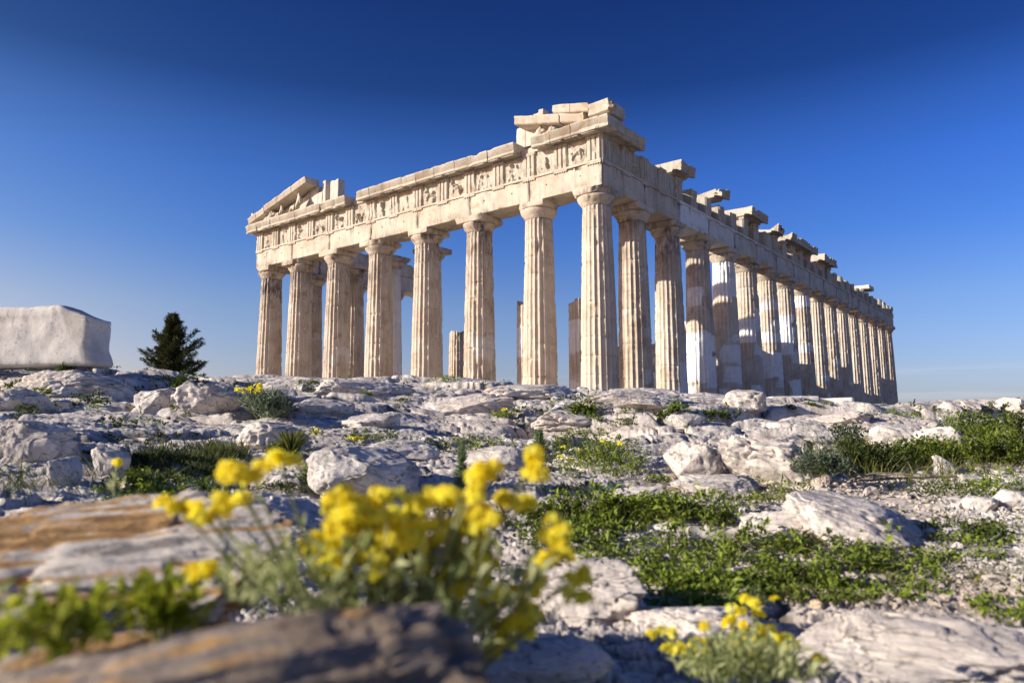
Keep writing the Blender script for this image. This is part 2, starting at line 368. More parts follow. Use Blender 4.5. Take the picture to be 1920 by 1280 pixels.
SLOPE = np.maximum.accumulate(HG[:ND, :900]/DD[None, :900], axis=1)
def ray(px, py):
    px = np.atleast_1d(np.asarray(px, float)); py = np.atleast_1d(np.asarray(py, float))
    return CF[None]+CR[None]*((px-960)/FPX)[:, None]+CU[None]*((640-py)/FPX)[:, None]
def ground_polar(px, py):
    dr = ray(px, py); a = dr[:, 0]*FH[0]+dr[:, 1]*FH[1]; b = dr[:, 0]*RH[0]+dr[:, 1]*RH[1]
    az = np.arctan2(b, a); s = dr[:, 2]/np.hypot(a, b)
    ia = np.clip(np.round((az-az_dense[0])/AZ_D).astype(int), 0, ND-1)
    jd = np.empty(len(az), int)
    for k in range(0, len(az), 20000):
        jd[k:k+20000] = (SLOPE[ia[k:k+20000]] < s[k:k+20000, None]).sum(1)
    ok = jd < 895
    return az, ia, np.clip(jd, 0, 895), ok
def ground(px, py):
    """points on the terrain seen at photo pixels; distance; crease; valid"""
    az, ia, jd, ok = ground_polar(px, py)
    return pol(az, DD[jd], HG[ia, jd]), DD[jd], CG[ia, jd], SG[ia, jd], ok
def zat(x, y):
    dx = np.atleast_1d(x)-CAM[0]; dy = np.atleast_1d(y)-CAM[1]; d = np.hypot(dx, dy)
    az = np.arctan2(dx*RH[0]+dy*RH[1], dx*FH[0]+dy*FH[1])
    ia = np.clip(np.round((az-az_dense[0])/AZ_D).astype(int), 0, ND-1); jd = np.clip(np.searchsorted(DD, d), 0, len(DD)-1)
    return CAM[2]+HG[ia, jd]

# ---------------------------------------------------------------- temple
E0 = .15
fxs = [-1.0]
for s in [3.70]+[4.296]*5+[3.70]: fxs.append(fxs[-1]-s)
fys = [1.0]
for s in [3.70]+[4.292]*14+[3.70]: fys.append(fys[-1]+s)
temple = empty('temple', 'ruined marble temple with fluted columns and a broken pediment on top of the rock', 'temple')
def mapf(side):
    if side == 'front': return lambda P: np.stack([P[:, 0], E0-P[:, 1], P[:, 2]], 1)
    if side == 'flank': return lambda P: np.stack([-E0+P[:, 1], P[:, 0], P[:, 2]], 1)
    if side == 'left': return lambda P: np.stack([-30.88+E0-P[:, 1], P[:, 0], P[:, 2]], 1)
FLIP = {'front': True, 'flank': True, 'left': False}
def coords(a, b, res, r):
    n = max(1, int(round((b-a)/res))); c = np.linspace(a, b, n+1)
    ex = [a+r*.35, a+r*.8, a+r*1.5, b-r*.35, b-r*.8, b-r*1.5]
    c = np.unique(np.round(np.concatenate([c, [e for e in ex if a < e < b]]), 4)); keep = [c[0]]
    for v in c[1:-1]:
        if v-keep[-1] > r*.25 and c[-1]-v > r*.2: keep.append(v)
    return np.array(keep+[c[-1]])
def wbox(lo, hi, res=.25, r=.035, chip=.12, rough=.008, seed=0, thr=.15, fr=1.6):
    lo = np.asarray(lo, float); hi = np.asarray(hi, float)
    cs = [coords(lo[k], hi[k], res, r) for k in range(3)]
    V = []; F = []; n = 0
    for k in range(3):
        a, b = [(1, 2), (2, 0), (0, 1)][k]
        for side in (0, 1):
            g = np.stack(np.meshgrid(cs[a], cs[b], indexing='ij'), -1).reshape(-1, 2)
            P = np.zeros((len(g), 3)); P[:, k] = hi[k] if side else lo[k]; P[:, a] = g[:, 0]; P[:, b] = g[:, 1]
            f = grid_faces(len(cs[a]), len(cs[b]))
            f = f[:, ::-1] if side else f
            V.append(P); F.append(f+n); n += len(P)
    V = np.concatenate(V); F = np.concatenate(F)
    _, first, inv = np.unique(np.round(V*2000).astype(np.int64), axis=0, return_index=True, return_inverse=True)
    V = V[first]; F = inv.ravel()[F]
    off = seed*7.31
    mx = np.minimum((hi-lo)*.42, 1e9)
    rr = r+chip*np.clip(fbm3(V*fr+off, 3, 5)-thr, 0, 1)*1.6
    rr = np.minimum(rr, .3*(hi-lo).min())[:, None]
    rr = np.minimum(rr, mx[None])
    q = np.clip(V, lo+rr, hi-rr); v = V-q
    u = v/rr; ln = np.linalg.norm(u, axis=1)[:, None]+1e-9
    V = q+v/np.maximum(ln, 1)*1.0
    if rough: V = V+ (v/ (np.linalg.norm(v, axis=1)[:, None]+1e-9))*(fbm3(V*5+off, 3, 9)*rough)[:, None]
    return V, F[:, ::-1]
def put(g, side, V, F, **a):
    g.add(mapf(side)(V), F[:, ::-1] if FLIP[side] else F, **a)

# -- columns
def shaft(h, r0, r1, seed, joints, broken=False, seg=8, nz=None):
    nf = 20; m = nf*seg; phi = np.arange(m)/m*2*np.pi
    zs = np.linspace(0, h, nz or int(h/.13))
    for jz in joints: zs = np.concatenate([zs, [jz-.03, jz-.012, jz+.012, jz+.03]])
    zs = np.unique(np.clip(zs, 0, h)); t = zs/9.6
    rad = r0+(r1-r0)*t+.018*np.sin(np.pi*np.clip(t, 0, 1))
    ph, Z = np.meshgrid(phi, zs); fr = (ph/(2*np.pi)*nf) % 1
    Rr = np.repeat(rad[:, None], m, 1)
    groove = np.sin(np.pi*fr)**.8
    P0 = np.stack([Rr*np.cos(ph), Rr*np.sin(ph), Z], -1).reshape(-1, 3)
    n1 = fbm3(P0*np.array([1.3, 1.3, .8])+seed*11.7, 4, 3).reshape(Z.shape)
    n2 = fbm3(P0*3.3+seed*5.1, 3, 13).reshape(Z.shape)
    arris = np.clip(1-groove*1.6, 0, 1)
    wear = np.clip(n2-.4, 0, 1)*.12*arris+np.clip(n1-.7, 0, 1)*.25
    Rr = Rr-.092*Rr*groove-wear+.002*n2
    for jz in joints:
        Rr = Rr-.022*np.exp(-((Z-jz)/.016)**2)-.05*np.clip(n2-.15, 0, 1)*np.exp(-((Z-jz)/.05)**2)
    dr = np.searchsorted(joints, zs)                          # a hair of offset per drum
    ox = (hashf(dr, dr*0+seed, dr*0, 1)-.5)*.014; oy = (hashf(dr, dr*0+seed, dr*0, 2)-.5)*.014
    if broken: Z = Z+np.where(Z > h-.05, .35*n1+.1*n2, 0)
    V = np.stack([Rr*np.cos(ph)+ox[:, None], Rr*np.sin(ph)+oy[:, None], Z], -1).reshape(-1, 3)
    F = grid_faces(len(zs), m, True)
    c = len(V); V = np.concatenate([V, [[0, 0, V[-m:, 2].mean()]]])
    top = np.stack([c-m+np.arange(m), c-m+(np.arange(m)+1) % m, np.full(m, c)], 1)
    return V, F, top
def capital(r1, seed, dmg):
    g = Geo(); m = 80; phi = np.arange(m)/m*2*np.pi
    prof = [(9.56, r1-.01), (9.60, r1+.0), (9.61, r1+.03), (9.64, r1+.03), (9.65, r1+.05), (9.68, r1+.055), (9.74, r1+.11), (9.84, r1+.19), (9.94, r1+.245), (10.02, r1+.265), (10.07, r1+.24), (10.085, r1+.2)]
    z = np.array([p[0] for p in prof]); rr = np.array([p[1] for p in prof])
    ph, Z = np.meshgrid(phi, z); Rr = np.repeat(rr[:, None], m, 1)
    P0 = np.stack([Rr*np.cos(ph), Rr*np.sin(ph), Z], -1).reshape(-1, 3)
    n1 = fbm3(P0*1.5+seed*3.7, 3, 23).reshape(Z.shape)
    Rr = Rr-np.clip(n1-.28+dmg*.25, 0, 1)*.35*np.clip((Rr-r1)/.2, 0, 1)
    V = np.stack([Rr*np.cos(ph), Rr*np.sin(ph), Z], -1).reshape(-1, 3)
    gr = np.clip(.4+n1.ravel(), 0, 1)*.8
    g.add(V, grid_faces(len(z), m, True), grime=gr, new=0)
    hw = 1.0
    V, F = wbox((-hw, -hw, 10.08), (hw, hw, 10.43), .13, .02, .35+.5*dmg, .01, seed+40, .1-.15*dmg, 1.1)
    rc = np.random.default_rng(seed+900)
    for sx_ in (-1, 1):
        for sy_ in (-1, 1):
            if rc.random() < dmg+.25:
                nn = np.array([sx_*rc.uniform(.6, 1), sy_*rc.uniform(.6, 1), -rc.uniform(0, .9)]); nn /= np.linalg.norm(nn)
                c_ = (np.array([sx_, sy_, -.1])*nn).sum()*rc.uniform(.7-.25*dmg, .97); t_ = (V-[0, 0, 10.25])@nn+.06*fbm3(V*4+seed, 3, 4)
                V = V-np.where(t_ > c_, (t_-c_)*.92, 0)[:, None]*nn
    g.add(V, F, grime=.5*sstep(-.1, .5, fbm3(V*1.2+seed, 3, 8)), new=0)
    return g
DRUMS = np.array([.93*k+.02*((k*7) % 5-2) for k in range(1, 11)])
def column(x, y, seed, h=9.6, r0=.952, r1=.741, cap_=True, newf=None, dmg=.2, broken=False, grime=.5, base=0.):
    joints = [j+.05*((seed*3+k*5) % 7-3)/3 for k, j in enumerate(DRUMS) if j < h-.1]
    rt = r0+(r1-r0)*h/9.6
    V, F, top = shaft(h, r0, rt if not cap_ else r1, seed, joints, broken)
    W = V+[x, y, base]
    nz = fbm3(W*np.array([.9, .9, .9])+seed, 4, 88)
    new = np.maximum(newf(V, nz), .18*sstep(-.4, .4, nz)) if newf else np.zeros(len(V))
    if newf is None and seed % 3 == 0: new = .35*sstep(.45, .6, nz)
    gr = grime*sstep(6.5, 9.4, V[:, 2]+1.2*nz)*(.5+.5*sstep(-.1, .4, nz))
    g = Geo(); g.add(V, F, new=new, grime=gr); g.add(V[:0], top[:0]) if 0 else None
    # top cap shares the ring
    g.F3.append(top)
    o = g.build('column', M_COLUMN, temple); o.location = (x, y, base)
    if cap_:
        c = capital(rt if not cap_ else r1, seed, dmg).build('capital', M_COLUMN, o)
    return o
dmgs = [.35, .3, .2, .25, .1, .15, .3, .75]
for k, x in enumerate(fxs): column(x, 1.0, k+1, dmg=dmgs[::-1][k] if 0 else ([.75, .3, .15, .1, .25, .2, .3, .35][k]), r0=.972 if k in (0, 7) else .952, grime=[.15, .45, .7, .45, .6, .75, .8, .95][k])
def patches(spec, seed):
    def f(V, nz):
        phi = np.arctan2(V[:, 1], V[:, 0]); r = np.zeros(len(V))
        for (a, b, p0, p1, s) in spec:
            j = .22*nz; zz = V[:, 2]+j; pp = (phi+.5*nz-p0) % (2*np.pi)
            r = np.maximum(r, s*((zz > a) & (zz < b) & (pp < (p1-p0))))
        return r
    return f
L_, C_, R_ = -2.6, -1.0, .2       # around the shaft: lit left part ... shaded right part
FULL = (-math.pi, math.pi)
NEWS = {2: [(0, 2.1, -.4, .9, .8)],
 3: [(2.9, 4.2, *FULL, 1), (1.2, 2.9, -3, -.4, 1), (.9, 2.6, -.5, .8, .8), (6.0, 7.1, -2.2, -.8, .9), (0, .9, -2.4, -1.5, .8)],
 4: [(7.1, 9.6, *FULL, 1), (2.6, 3.8, -1.5, 1, .85), (1.3, 2.4, -1.4, .9, .9), (0, .9, -2, -1.2, 1), (4.0, 4.5, -.6, 1, .7)],
 5: [(4.2, 6.0, -3, -.6, .9), (5.2, 6.8, -.8, .9, .7), (3.4, 4.1, -1, .9, .8), (.2, 1.2, -1.2, .0, .9)],
 6: [(7.3, 8.0, *FULL, .7), (4.7, 5.6, -3, .3, .85), (5.8, 6.5, -1, .8, .6), (1.9, 3.9, -3, .8, 1), (1.3, 2.0, -.8, .5, .6)],
 7: [(4.2, 7.4, -3, -.2, .95), (3.5, 4.6, -.8, .8, .7), (0, 1.9, -1.5, .5, .95)],
 8: [(8.4, 9.6, *FULL, 1), (4.6, 5.4, -2, .5, .9)],
 9: [(6, 6.6, -.6, .6, .6), (2.2, 2.9, -.8, .5, .8), (.1, 1.0, -.9, -.1, .8)], 10: [(7.6, 8.2, -.5, .7, .5), (4, 4.6, -1, .5, .6)], 11: [(2.4, 3, -.7, .3, .6)]}
for k, y in enumerate(fys[1:], 1):
    column(-1.0, y, 20+k, newf=patches(NEWS[k], k) if k in NEWS else (patches([], k) if k > 11 else None), dmg=.25 if k < 4 else .12, r0=.972 if k == 16 else .952, grime=.75 if k < 3 else .3)
for k in range(1, 5): column(-29.88, fys[k], 50+k, dmg=.3, grime=.5)
column(-29.88, fys[5], 58, h=7.6, cap_=False, broken=True)
# pronaos columns
for k, (x, h) in enumerate([(-25.9, 9.6), (-21.7, 9.6), (-17.5, 9.6), (-13.3, 8.4), (-8.9, 5.6), (-5.0, 5.3)]):
    nf = patches([(0, 9.6, *FULL, .9)], 9) if k in (1, 2) else (patches([(2.2, 4.0, *FULL, .8), (0, .6, *FULL, .7)], 9) if k > 3 else None)
    column(x, 5.7, 70+k, h=h, r0=.85, r1=.66, cap_=h > 9, newf=nf, broken=h < 9, dmg=.1, base=.45)
# -- krepis
g = Geo()
for k in range(3):
    e = .62*k
    V, F = wbox((-30.88-e, -e, -.53*(k+1)), (e, 69.49+e, -.53*k if k == 0 else -.53*k-.004), 1.5, .03, .1, .01, 5+k); g.add(V, F, new=.4, grime=0)
V, F = wbox((-26.5, 4.7, 0.002), (-4.4, 64.8, .45), 1.5, .03, .1, .01, 9); g.add(V, F, new=.3, grime=0)
g.build('krepis', M_MARBLE, temple)
# -- architrave
def tri_centres(axes, a0, a1):
    """triglyph centres along a face; corner ones sit at the ends"""
    ax = sorted(axes); lo, hi = min(a0, a1), max(a0, a1)
    c = [lo+.43]+ax[1:-1]+[hi-.43]; out_ = []
    for p, q_ in zip(c[:-1], c[1:]): out_ += [p, (p+q_)/2]
    return out_+[c[-1]]
F_LO, F_HI = -30.88+E0, -E0
TF_ = tri_centres(fxs, F_LO, F_HI); TK = tri_centres(fys, E0, 69.49-E0)
def architrave(side, axes, lo, hi, tris, new=lambda k: 0, skip=()):
    ax = sorted(axes); cuts = [lo]+ax[1:-1]+[hi]
    for k, (a, b) in enumerate(zip(cuts[:-1], cuts[1:])):
        g = Geo(); s = hash((side, k)) % 97 if 0 else (k*13+(5 if side == 'front' else 31))
        V, F = wbox((a+.014, -1.72, 10.432), (b-.014, 0, 11.66), .2, .025, .16 if side == 'front' else .1, .012, s, .2)
        nw = new(k)
        n_ = fbm3(mapf(side)(V)*np.array([.6, .6, 1.2]), 3, 44); n2_ = fbm3(mapf(side)(V)*np.array([2.2, 2.2, .4]), 3, 45); gr = .6*sstep(.1, .5, n_)*sstep(11.0, 10.4, V[:, 2])+.55*sstep(.15, .5, n2_)*sstep(10.9, 11.65, V[:, 2]+.3*n_)+.8*(np.minimum(V[:, 0]-a, b-V[:, 0]) < .06)
        put(g, side, V, F, new=nw*(sstep(-.5, -.1, fbm3(V*.8+k, 3, 4)) if nw < 1 else 1)*np.ones(len(V))*nw if nw else 0, grime=gr)
        V, F = wbox((a+.006, -1.6, 11.665), (b-.006, .075, 11.78), .2, .012, .05, .004, s+1, .3)
        put(g, side, V, F, new=nw, grime=0)
        for c in tris:
            if a-.2 <= c < b+.2 and not (c < a+.05 and k > 0 and False):
                cl, ch = max(c-.42, a+.01), min(c+.42, b-.01)
                if ch-cl < .1: continue
                V, F = wbox((cl, -.05, 11.585), (ch, .065, 11.662), .15, .008, .02, 0, s+2, .4); put(g, side, V, F, new=nw, grime=0)
                for u in np.linspace(c-.36, c+.36, 6):
                    if cl < u-.03 and u+.03 < ch:
                        V, F = wbox((u-.036, -.03, 11.535), (u+.036, .055, 11.587), .1, .01, 0, 0, 1); put(g, side, V, F, new=nw, grime=.6)
        if side == 'front':
            for hx in (a+.25*(b-a), a+.72*(b-a)):
                V, F = wbox((hx-.05, -.05, 11.08), (hx+.05, .004, 11.18), .1, .02, 0, 0, 1); put(g, side, V, F, new=0, grime=8)  # dark raised squares paint the shade inside the dowel holes
        g.build('architrave_block', M_MARBLE, temple)
architrave('front', fxs, F_LO, F_HI, TF_)
architrave('flank', fys, E0, 69.49-E0, TK, new=lambda k: {2: 1., 3: .75, 4: .5, 5: .45, 6: .4, 7: .35, 8: .3}.get(k, .15 if k > 2 else 0))
architrave('left', fys[:5], E0, fys[4], TK[:9])
# -- triglyphs
def triglyph(side, c, seed, top=12.95, chip=.05, w=.86, full=True):
    hg, sh, vg = .07, .17, (w-.14-.51)/2; x = -w/2; P = [(x, -.02)]
    x += hg; P.append((x, .075)); 
    for k in range(3):
        x += sh; P.append((x, .075))
        if k < 2: P += [(x+vg/2, -.07), (x+vg, .075)]; x += vg
    P.append((w/2, -.02)); P = np.array(P)
    zs = np.linspace(11.783, top, 9); g = Geo()
    n = len(P); V = np.array([[c+p[0], p[1], z] for z in zs for p in P])
    ns = fbm3(V*2.2+seed*3, 3, 17); ns2 = fbm3(V*.9+seed, 2, 18)
    V[:, 1] -= np.clip(ns-.2, 0, 1)*chip*2.2*(V[:, 1] > .02)
    if top < 12.9: V[-n:, 2] += .18*ns2[-n:]
    f = grid_faces(len(zs), n)
    put(g, side, V, f, new=0, grime=.0)
    V, F = wbox((c-w/2, -.85, 11.783), (c+w/2, -.021, top-.01), .3, .02, .1, .01, seed, .2); put(g, side, V, F, new=0, grime=.2)
    if full:
        V, F = wbox((c-w/2-.005, -.3, top), (c+w/2+.005, .095, 13.12), .15, .012, .08, .006, seed+3, .25); put(g, side, V, F, new=0, grime=.15)
    return g.build('triglyph', M_FRIEZE, temple, smooth=False)
def seg_d(P, a, b):
    a = np.array(a); b = np.array(b); ab = b-a; t = np.clip(((P-a)@ab)/(ab@ab+1e-9), 0, 1)
    return np.linalg.norm(P-(a+t[:, None]*ab), axis=1)
def metope(side, a, b, seed, relief=1., top=13.1, depth=-.06):
    n = 44; u = np.linspace(0, 1, n); U, Z = np.meshgrid(u, u); P = np.stack([U, Z], -1).reshape(-1, 2)
    rs = np.random.default_rng(seed); hgt = np.zeros(len(P))
    warp = np.stack([fbm2(P[:, 0]*4+seed, P[:, 1]*4, 2, seed), fbm2(P[:, 0]*4, P[:, 1]*4+seed, 2, seed+1)], 1)*.035
    Q = P+warp
    def cap_(p, q_, r, h):
        nonlocal hgt
        d = seg_d(Q, p, q_); hgt = np.maximum(hgt, h*np.sqrt(np.clip(1-(d/r)**2, 0, 1)))
    kinds = seed % 4
    def human(cx, lean, s=1.):
        hip = (cx, .45); sh = (cx+lean, .72); hd = (cx+lean*1.3, .84)
        cap_(hip, sh, .085, 1); cap_(hd, hd, .055, .9)
        k1 = (cx-.1*rs.uniform(.5, 1.5), .27); k2 = (cx+.12*rs.uniform(.5, 1.5), .26)
        cap_(hip, k1, .05, .8); cap_(k1, (k1[0]-.02, .05), .04, .6); cap_(hip, k2, .05, .8); cap_(k2, (k2[0]+.05, .05), .04, .6)
        cap_(sh, (sh[0]+rs.uniform(-.25, .25), sh[1]+rs.uniform(-.15, .1)), .035, .6)
        cap_((cx-.05, .5), (cx-.12, .15), .08, .4)
    if kinds == 0: human(.3, .06); human(.68, -.08)
    elif kinds == 1:
        cap_((.3, .45), (.68, .5), .11, 1); cap_((.3, .45), (.24, .75), .08, .9); cap_((.24, .83), (.25, .83), .05, .8)
        cap_((.33, .42), (.22, .22), .045, .7); cap_((.22, .22), (.3, .06), .035, .6); cap_((.66, .45), (.75, .24), .06, .8); cap_((.75, .24), (.68, .05), .035, .6); cap_((.72, .5), (.85, .3), .03, .5)
    elif kinds == 2: human(.45, .03)
    else: cap_((.62, .2), (.55, .62), .08, .8); cap_((.25, .3), (.3, .1), .05, .7)
    er = np.clip(.5+1.3*fbm2(P[:, 0]*3+seed*5, P[:, 1]*3, 3, seed+9), 0, 1)
    rgh = .014*fbm2(P[:, 0]*9+seed, P[:, 1]*9, 3, 5)
    o_ = depth+relief*hgt*er*.27+rgh*(.5+relief)
    zt = np.full(len(P), top)
    V = np.stack([a+(b-a)*P[:, 0], o_, 11.783+(zt-11.783)*P[:, 1]], 1)
    g = Geo(); put(g, side, V, grid_faces(n, n), new=0, grime=.25*(er < .3))
    V, F = wbox((a, -.5, 11.783), (b, depth-.03, top-.01), .4, .02, .1, .01, seed, .2); put(g, side, V, F, new=0, grime=.2)
    return g.build('metope', M_FRIEZE, temple)
for k, c in enumerate(TF_): triglyph('front', c, k+1)
for k, (p, q_) in enumerate(zip(TF_[:-1], TF_[1:])):
    metope('front', p+.43, q_-.43, [2, 0, 5, 9, 1, 12, 2, 7, 13, 5, 4, 16, 3, 17][k] + 40*(k+1), relief=1.0 if k not in (1, 7) else .5)
rs = np.random.default_rng(5)
for k, c in enumerate(TK):
    y = c; cov = any(a <= y <= b for a, b in [(-1, 3.8), (7.6, 10.1), (13.6, 15.4), (19.2, 22.8), (24.6, 27), (27.9, 35.5), (37, 41.8)])
    if cov or y < 8: triglyph('flank', c, 60+k, full=cov or k < 4, top=12.95)
    else: triglyph('flank', c, 60+k, top=12.95 if y < 42 else 12.75+.25*rs.random(), chip=.1, full=False)
for k, (p, q_) in enumerate(zip(TK[:-1], TK[1:])):
    y = (p+q_)/2
    if y < 8: metope('flank', p+.43, q_-.43, 300+k, relief=.9 if y < 5 else .4)
    elif rs.random() < .8: metope('flank', p+.43, q_-.43, 300+k, relief=.15, depth=-.34 if rs.random() < .7 else -.1, top=12.3+.8*rs.random())
for k, (p, q_) in enumerate(zip(TK[:7], TK[1:8])): triglyph('left', p, 160+k); metope('left', p+.43, q_-.43, 400+k, .2)
def backer(side, a, b, z0, z1, seed, o0=-1.7, o1=-.86, n=None):
    g = Geo(); L = b-a; n = n or max(1, int(L/2.2))
    for k in range(n):
        dz = .25*(hashf(np.array([k]), np.array([seed]), np.array([3]), 2)[0]-.5)
        V, F = wbox((a+L*k/n+.006, o0, z0), (a+L*(k+1)/n-.006, o1, z1+dz), .25, .03, .3, .015, seed+k, .1); put(g, side, V, F, new=0, grime=.3)
    return g.build('backing_wall', M_MARBLE, temple)
backer('front', F_LO+1.75, F_HI-1.75, 11.783, 12.95, 3); backer('flank', E0, 42, 11.783, 12.85, 13); backer('flank', 42, 69.2, 11.783, 12.78, 23); backer('left', E0+.1, fys[4], 11.783, 12.9, 33)
# -- cornice
GP = [(-.9, 13.125), (.06, 13.125), (.1, 13.22), (.16, 13.25), (.52, 13.14), (.56, 13.10), (.64, 13.11), (.645, 13.24), (.60, 13.255), (.60, 13.275), (.66, 13.29), (.665, 13.58), (.70, 13.6), (.705, 13.69), (.66, 13.72), (.2, 13.73), (-.9, 13.73)]
def loft(side, prof, a, b, seed, res=.16, chip=.08, topchip=.05, dz=0., fz=None):
    P = np.array(prof); n = len(P); s = np.linspace(a, b, max(2, int((b-a)/res)+1)); g = Geo()
    V = np.array([[x, p[0], p[1]+dz] for x in s for p in P])
    V[:, 2] += 0 if fz is None else fz(V[:, 0])
    nn = fbm3(mapf(side)(V)*1.5+seed*2.3, 3, 27); n2 = fbm3(mapf(side)(V)*4+seed, 3, 28)
    idx = np.tile(np.arange(n), len(s)); zr = (P[idx, 1]-P[:, 1].min())/(P[:, 1].max()-P[:, 1].min())
    V[:, 1] -= (np.clip(nn-.2, 0, 1)*chip*2+.006*n2)*(P[idx, 0] > .3)
    V[:, 2] -= np.clip(nn-.05, 0, 1)*topchip*1.5*(zr > .9)
    ends = np.minimum(V[:, 0]-a, b-V[:, 0])
    V[:, 0] += np.where(V[:, 0] < (a+b)/2, 1, -1)*np.clip(n2, 0, 1)*.05*(ends < res*.6)
    F = grid_faces(len(s), n, True)
    put(g, side, V, F[:, ::-1], new=0, grime=0)
    for e, sgn in ((0, 1), (len(s)-1, -1)):
        ring = V[e*n:(e+1)*n]; c = ring.mean(0); c[1] = .0
        f = np.stack([np.arange(n), (np.arange(n)+1) % n, np.full(n, n)], 1)
        put(g, side, np.concatenate([ring, [c]]), f if sgn < 0 else f[:, ::-1], new=0, grime=0)
    return g
def cornice(side, a, b, tris, seed, joint=1.45, **kw):
    cuts = [a]; r_ = np.random.default_rng(seed)
    while cuts[-1] < b-joint*1.4: cuts.append(cuts[-1]+joint*r_.uniform(.8, 1.25))
    cuts.append(b); mids = [(p+q_)/2 for p, q_ in zip(tris[:-1], tris[1:])]
    for k, (p, q_) in enumerate(zip(cuts[:-1], cuts[1:])):
        g = loft(side, GP, p+.008, q_-.008, seed*10+k, dz=.012*((k*7) % 3-1), **kw)
        for c in list(tris)+mids:
            lo, hi = max(p+.02, c-.41), min(q_-.02, c+.41)
            if hi-lo > .12:
                V, F = wbox((lo, .16, 13.10), (hi, .57, 13.2), .2, .012, .05, .004, k, .3)
                V[:, 2] += .11*(1-(V[:, 1]-.16)/.41)-.05
                put(g, side, V, F, new=0, grime=.25)
        g.build('cornice_block', M_FRIEZE, temple)
cornice('front', F_LO-.65, -19.5, TF_, 1); cornice('front', -18.4, -5.25, TF_, 2); cornice('front', -4.1, E0-.3+.45+.35, TF_, 3, topchip=.03)
cornice('flank', -.52+.0, 3.7, TK, 4)
for k, (a, b, dz) in enumerate([(8.0, 10, .15), (14.1, 15.4, .12), (19.4, 22.7, .1), (25.0, 27, .05), (28.3, 35.4, .06), (37.4, 41.7, .0)]):
    g = loft('flank', [(p[0] if p[0] > -.8 else -1.5, p[1]+dz*(1 if k else 1)) for p in GP], a, b, 50+k, res=.15, chip=.28, topchip=.42)
    g.build('cornice_block', M_FRIEZE, temple)
g = Geo(); V, F = wbox((54.6, -1.2, 13.05), (56.8, .6, 13.5), .2, .03, .2, .02, 3, .1); put(g, 'flank', V, F, new=.3, grime=0); g.build('cornice_block', M_FRIEZE, temple)
for a, b in ((-5.27, -4.08), (-19.52, -18.38)):
    g = Geo(); V, F = wbox((a, -.9, 13.13), (b, .03, 13.42), .2, .03, .15, .015, 61, .1); put(g, 'front', V, F, new=0, grime=0); g.build('backing_wall', M_MARBLE, temple)
# -- pediment remains
def zr_(x): return 13.73+np.minimum(x-(F_LO-.65), (F_HI+.65)-x)*.232
RK = [(-.55, .02), (.56, .02), (.62, .06), (.66, .1), (.665, .36), (.71, .40), (.70, .50), (.6, .54), (-.55, .54)]
def raking(a, b, n, seed, prof=RK, dz=0., name='raking_cornice'):
    cuts = np.linspace(a, b, n+1)
    for k in range(n):
        g = loft('front', prof, cuts[k]+.008, cuts[k+1]-.008, seed+k, res=.15, chip=.03, topchip=.03, dz=dz, fz=zr_)
        g.build(name, M_MARBLE, temple)
raking(-31.0, -28.9, 2, 300, dz=-.1); raking(-28.9, -23.9, 3, 310, dz=.02)
raking(-5.2, -.75, 3, 320, dz=-.40)
# sima blocks lying along the right slope
SM = [(-.3, .0), (.66, .0), (.70, .05), (.72, .12), (.68, .36), (.74, .42), (.7, .46), (-.3, .46)]
raking(-2.65, -.45, 2, 330, SM, .14, 'sima_block')
g = loft('front', [(-.9, 0), (.72, 0), (.75, .06), (.75, .12), (.70, .2), (.72, .40), (.80, .52), (.78, .60), (-.9, .60)], -.42, .74, 340, res=.12, chip=.05, topchip=.06, fz=lambda x: 13.78+.0*x+.03*(x+.4))
sima = g.build('sima_block', M_MARBLE, temple)
V, F = wbox((-3.95, .1, 14.76), (-3.3, .6, 14.95), .12, .03, .2, .02, 8, .0); g = Geo(); put(g, 'front', V, F, new=0, grime=0)
V, F = wbox((-3.6, .1, 14.92), (-3.3, .6, 15.1), .12, .03, .2, .02, 9, .0); put(g, 'front', V, F, new=0, grime=0); g.build('roof_tile_fragment', M_MARBLE, temple)
# tympanum
def tymp(cuts, seed, top=None, o=(-.95, -.35)):
    for k, (a, b) in enumerate(zip(cuts[:-1], cuts[1:])):
        zt = top[k] if top else None
        V, F = wbox((a+.008, o[0], 13.735), (b-.008, o[1], 14.6), .16, .025, .12, .01, seed+k, .2)
        f = (V[:, 2]-13.735)/.865; zt_ = np.full(len(V), zt) if zt else zr_(V[:, 0])-.0
        V[:, 2] = 13.735+f*np.maximum(zt_-13.735, .02)
        g = Geo(); put(g, 'front', V, F, new=.25, grime=.1); g.build('tympanum_block', M_MARBLE, temple)
tymp([-30.2, -28.6, -27.2, -25.9, -24.7], 5); tymp([-24.7, -23.75, -23.3], 9, top=[15.5, 15.0]); tymp([-23.25, -22.9], 12, top=[15.75]); tymp([-22.4, -21.5], 13, top=[15.55])
tymp([-5.85, -5.2, -4.4, -3.4], 15, top=[14.95, 14.7, 14.45])
backer('front', -18.2, -6, 13.74, 14.5, 71, -2.4, -1.6)  # unseen tympanum backing course, added for the shadow it casts on the flank columns
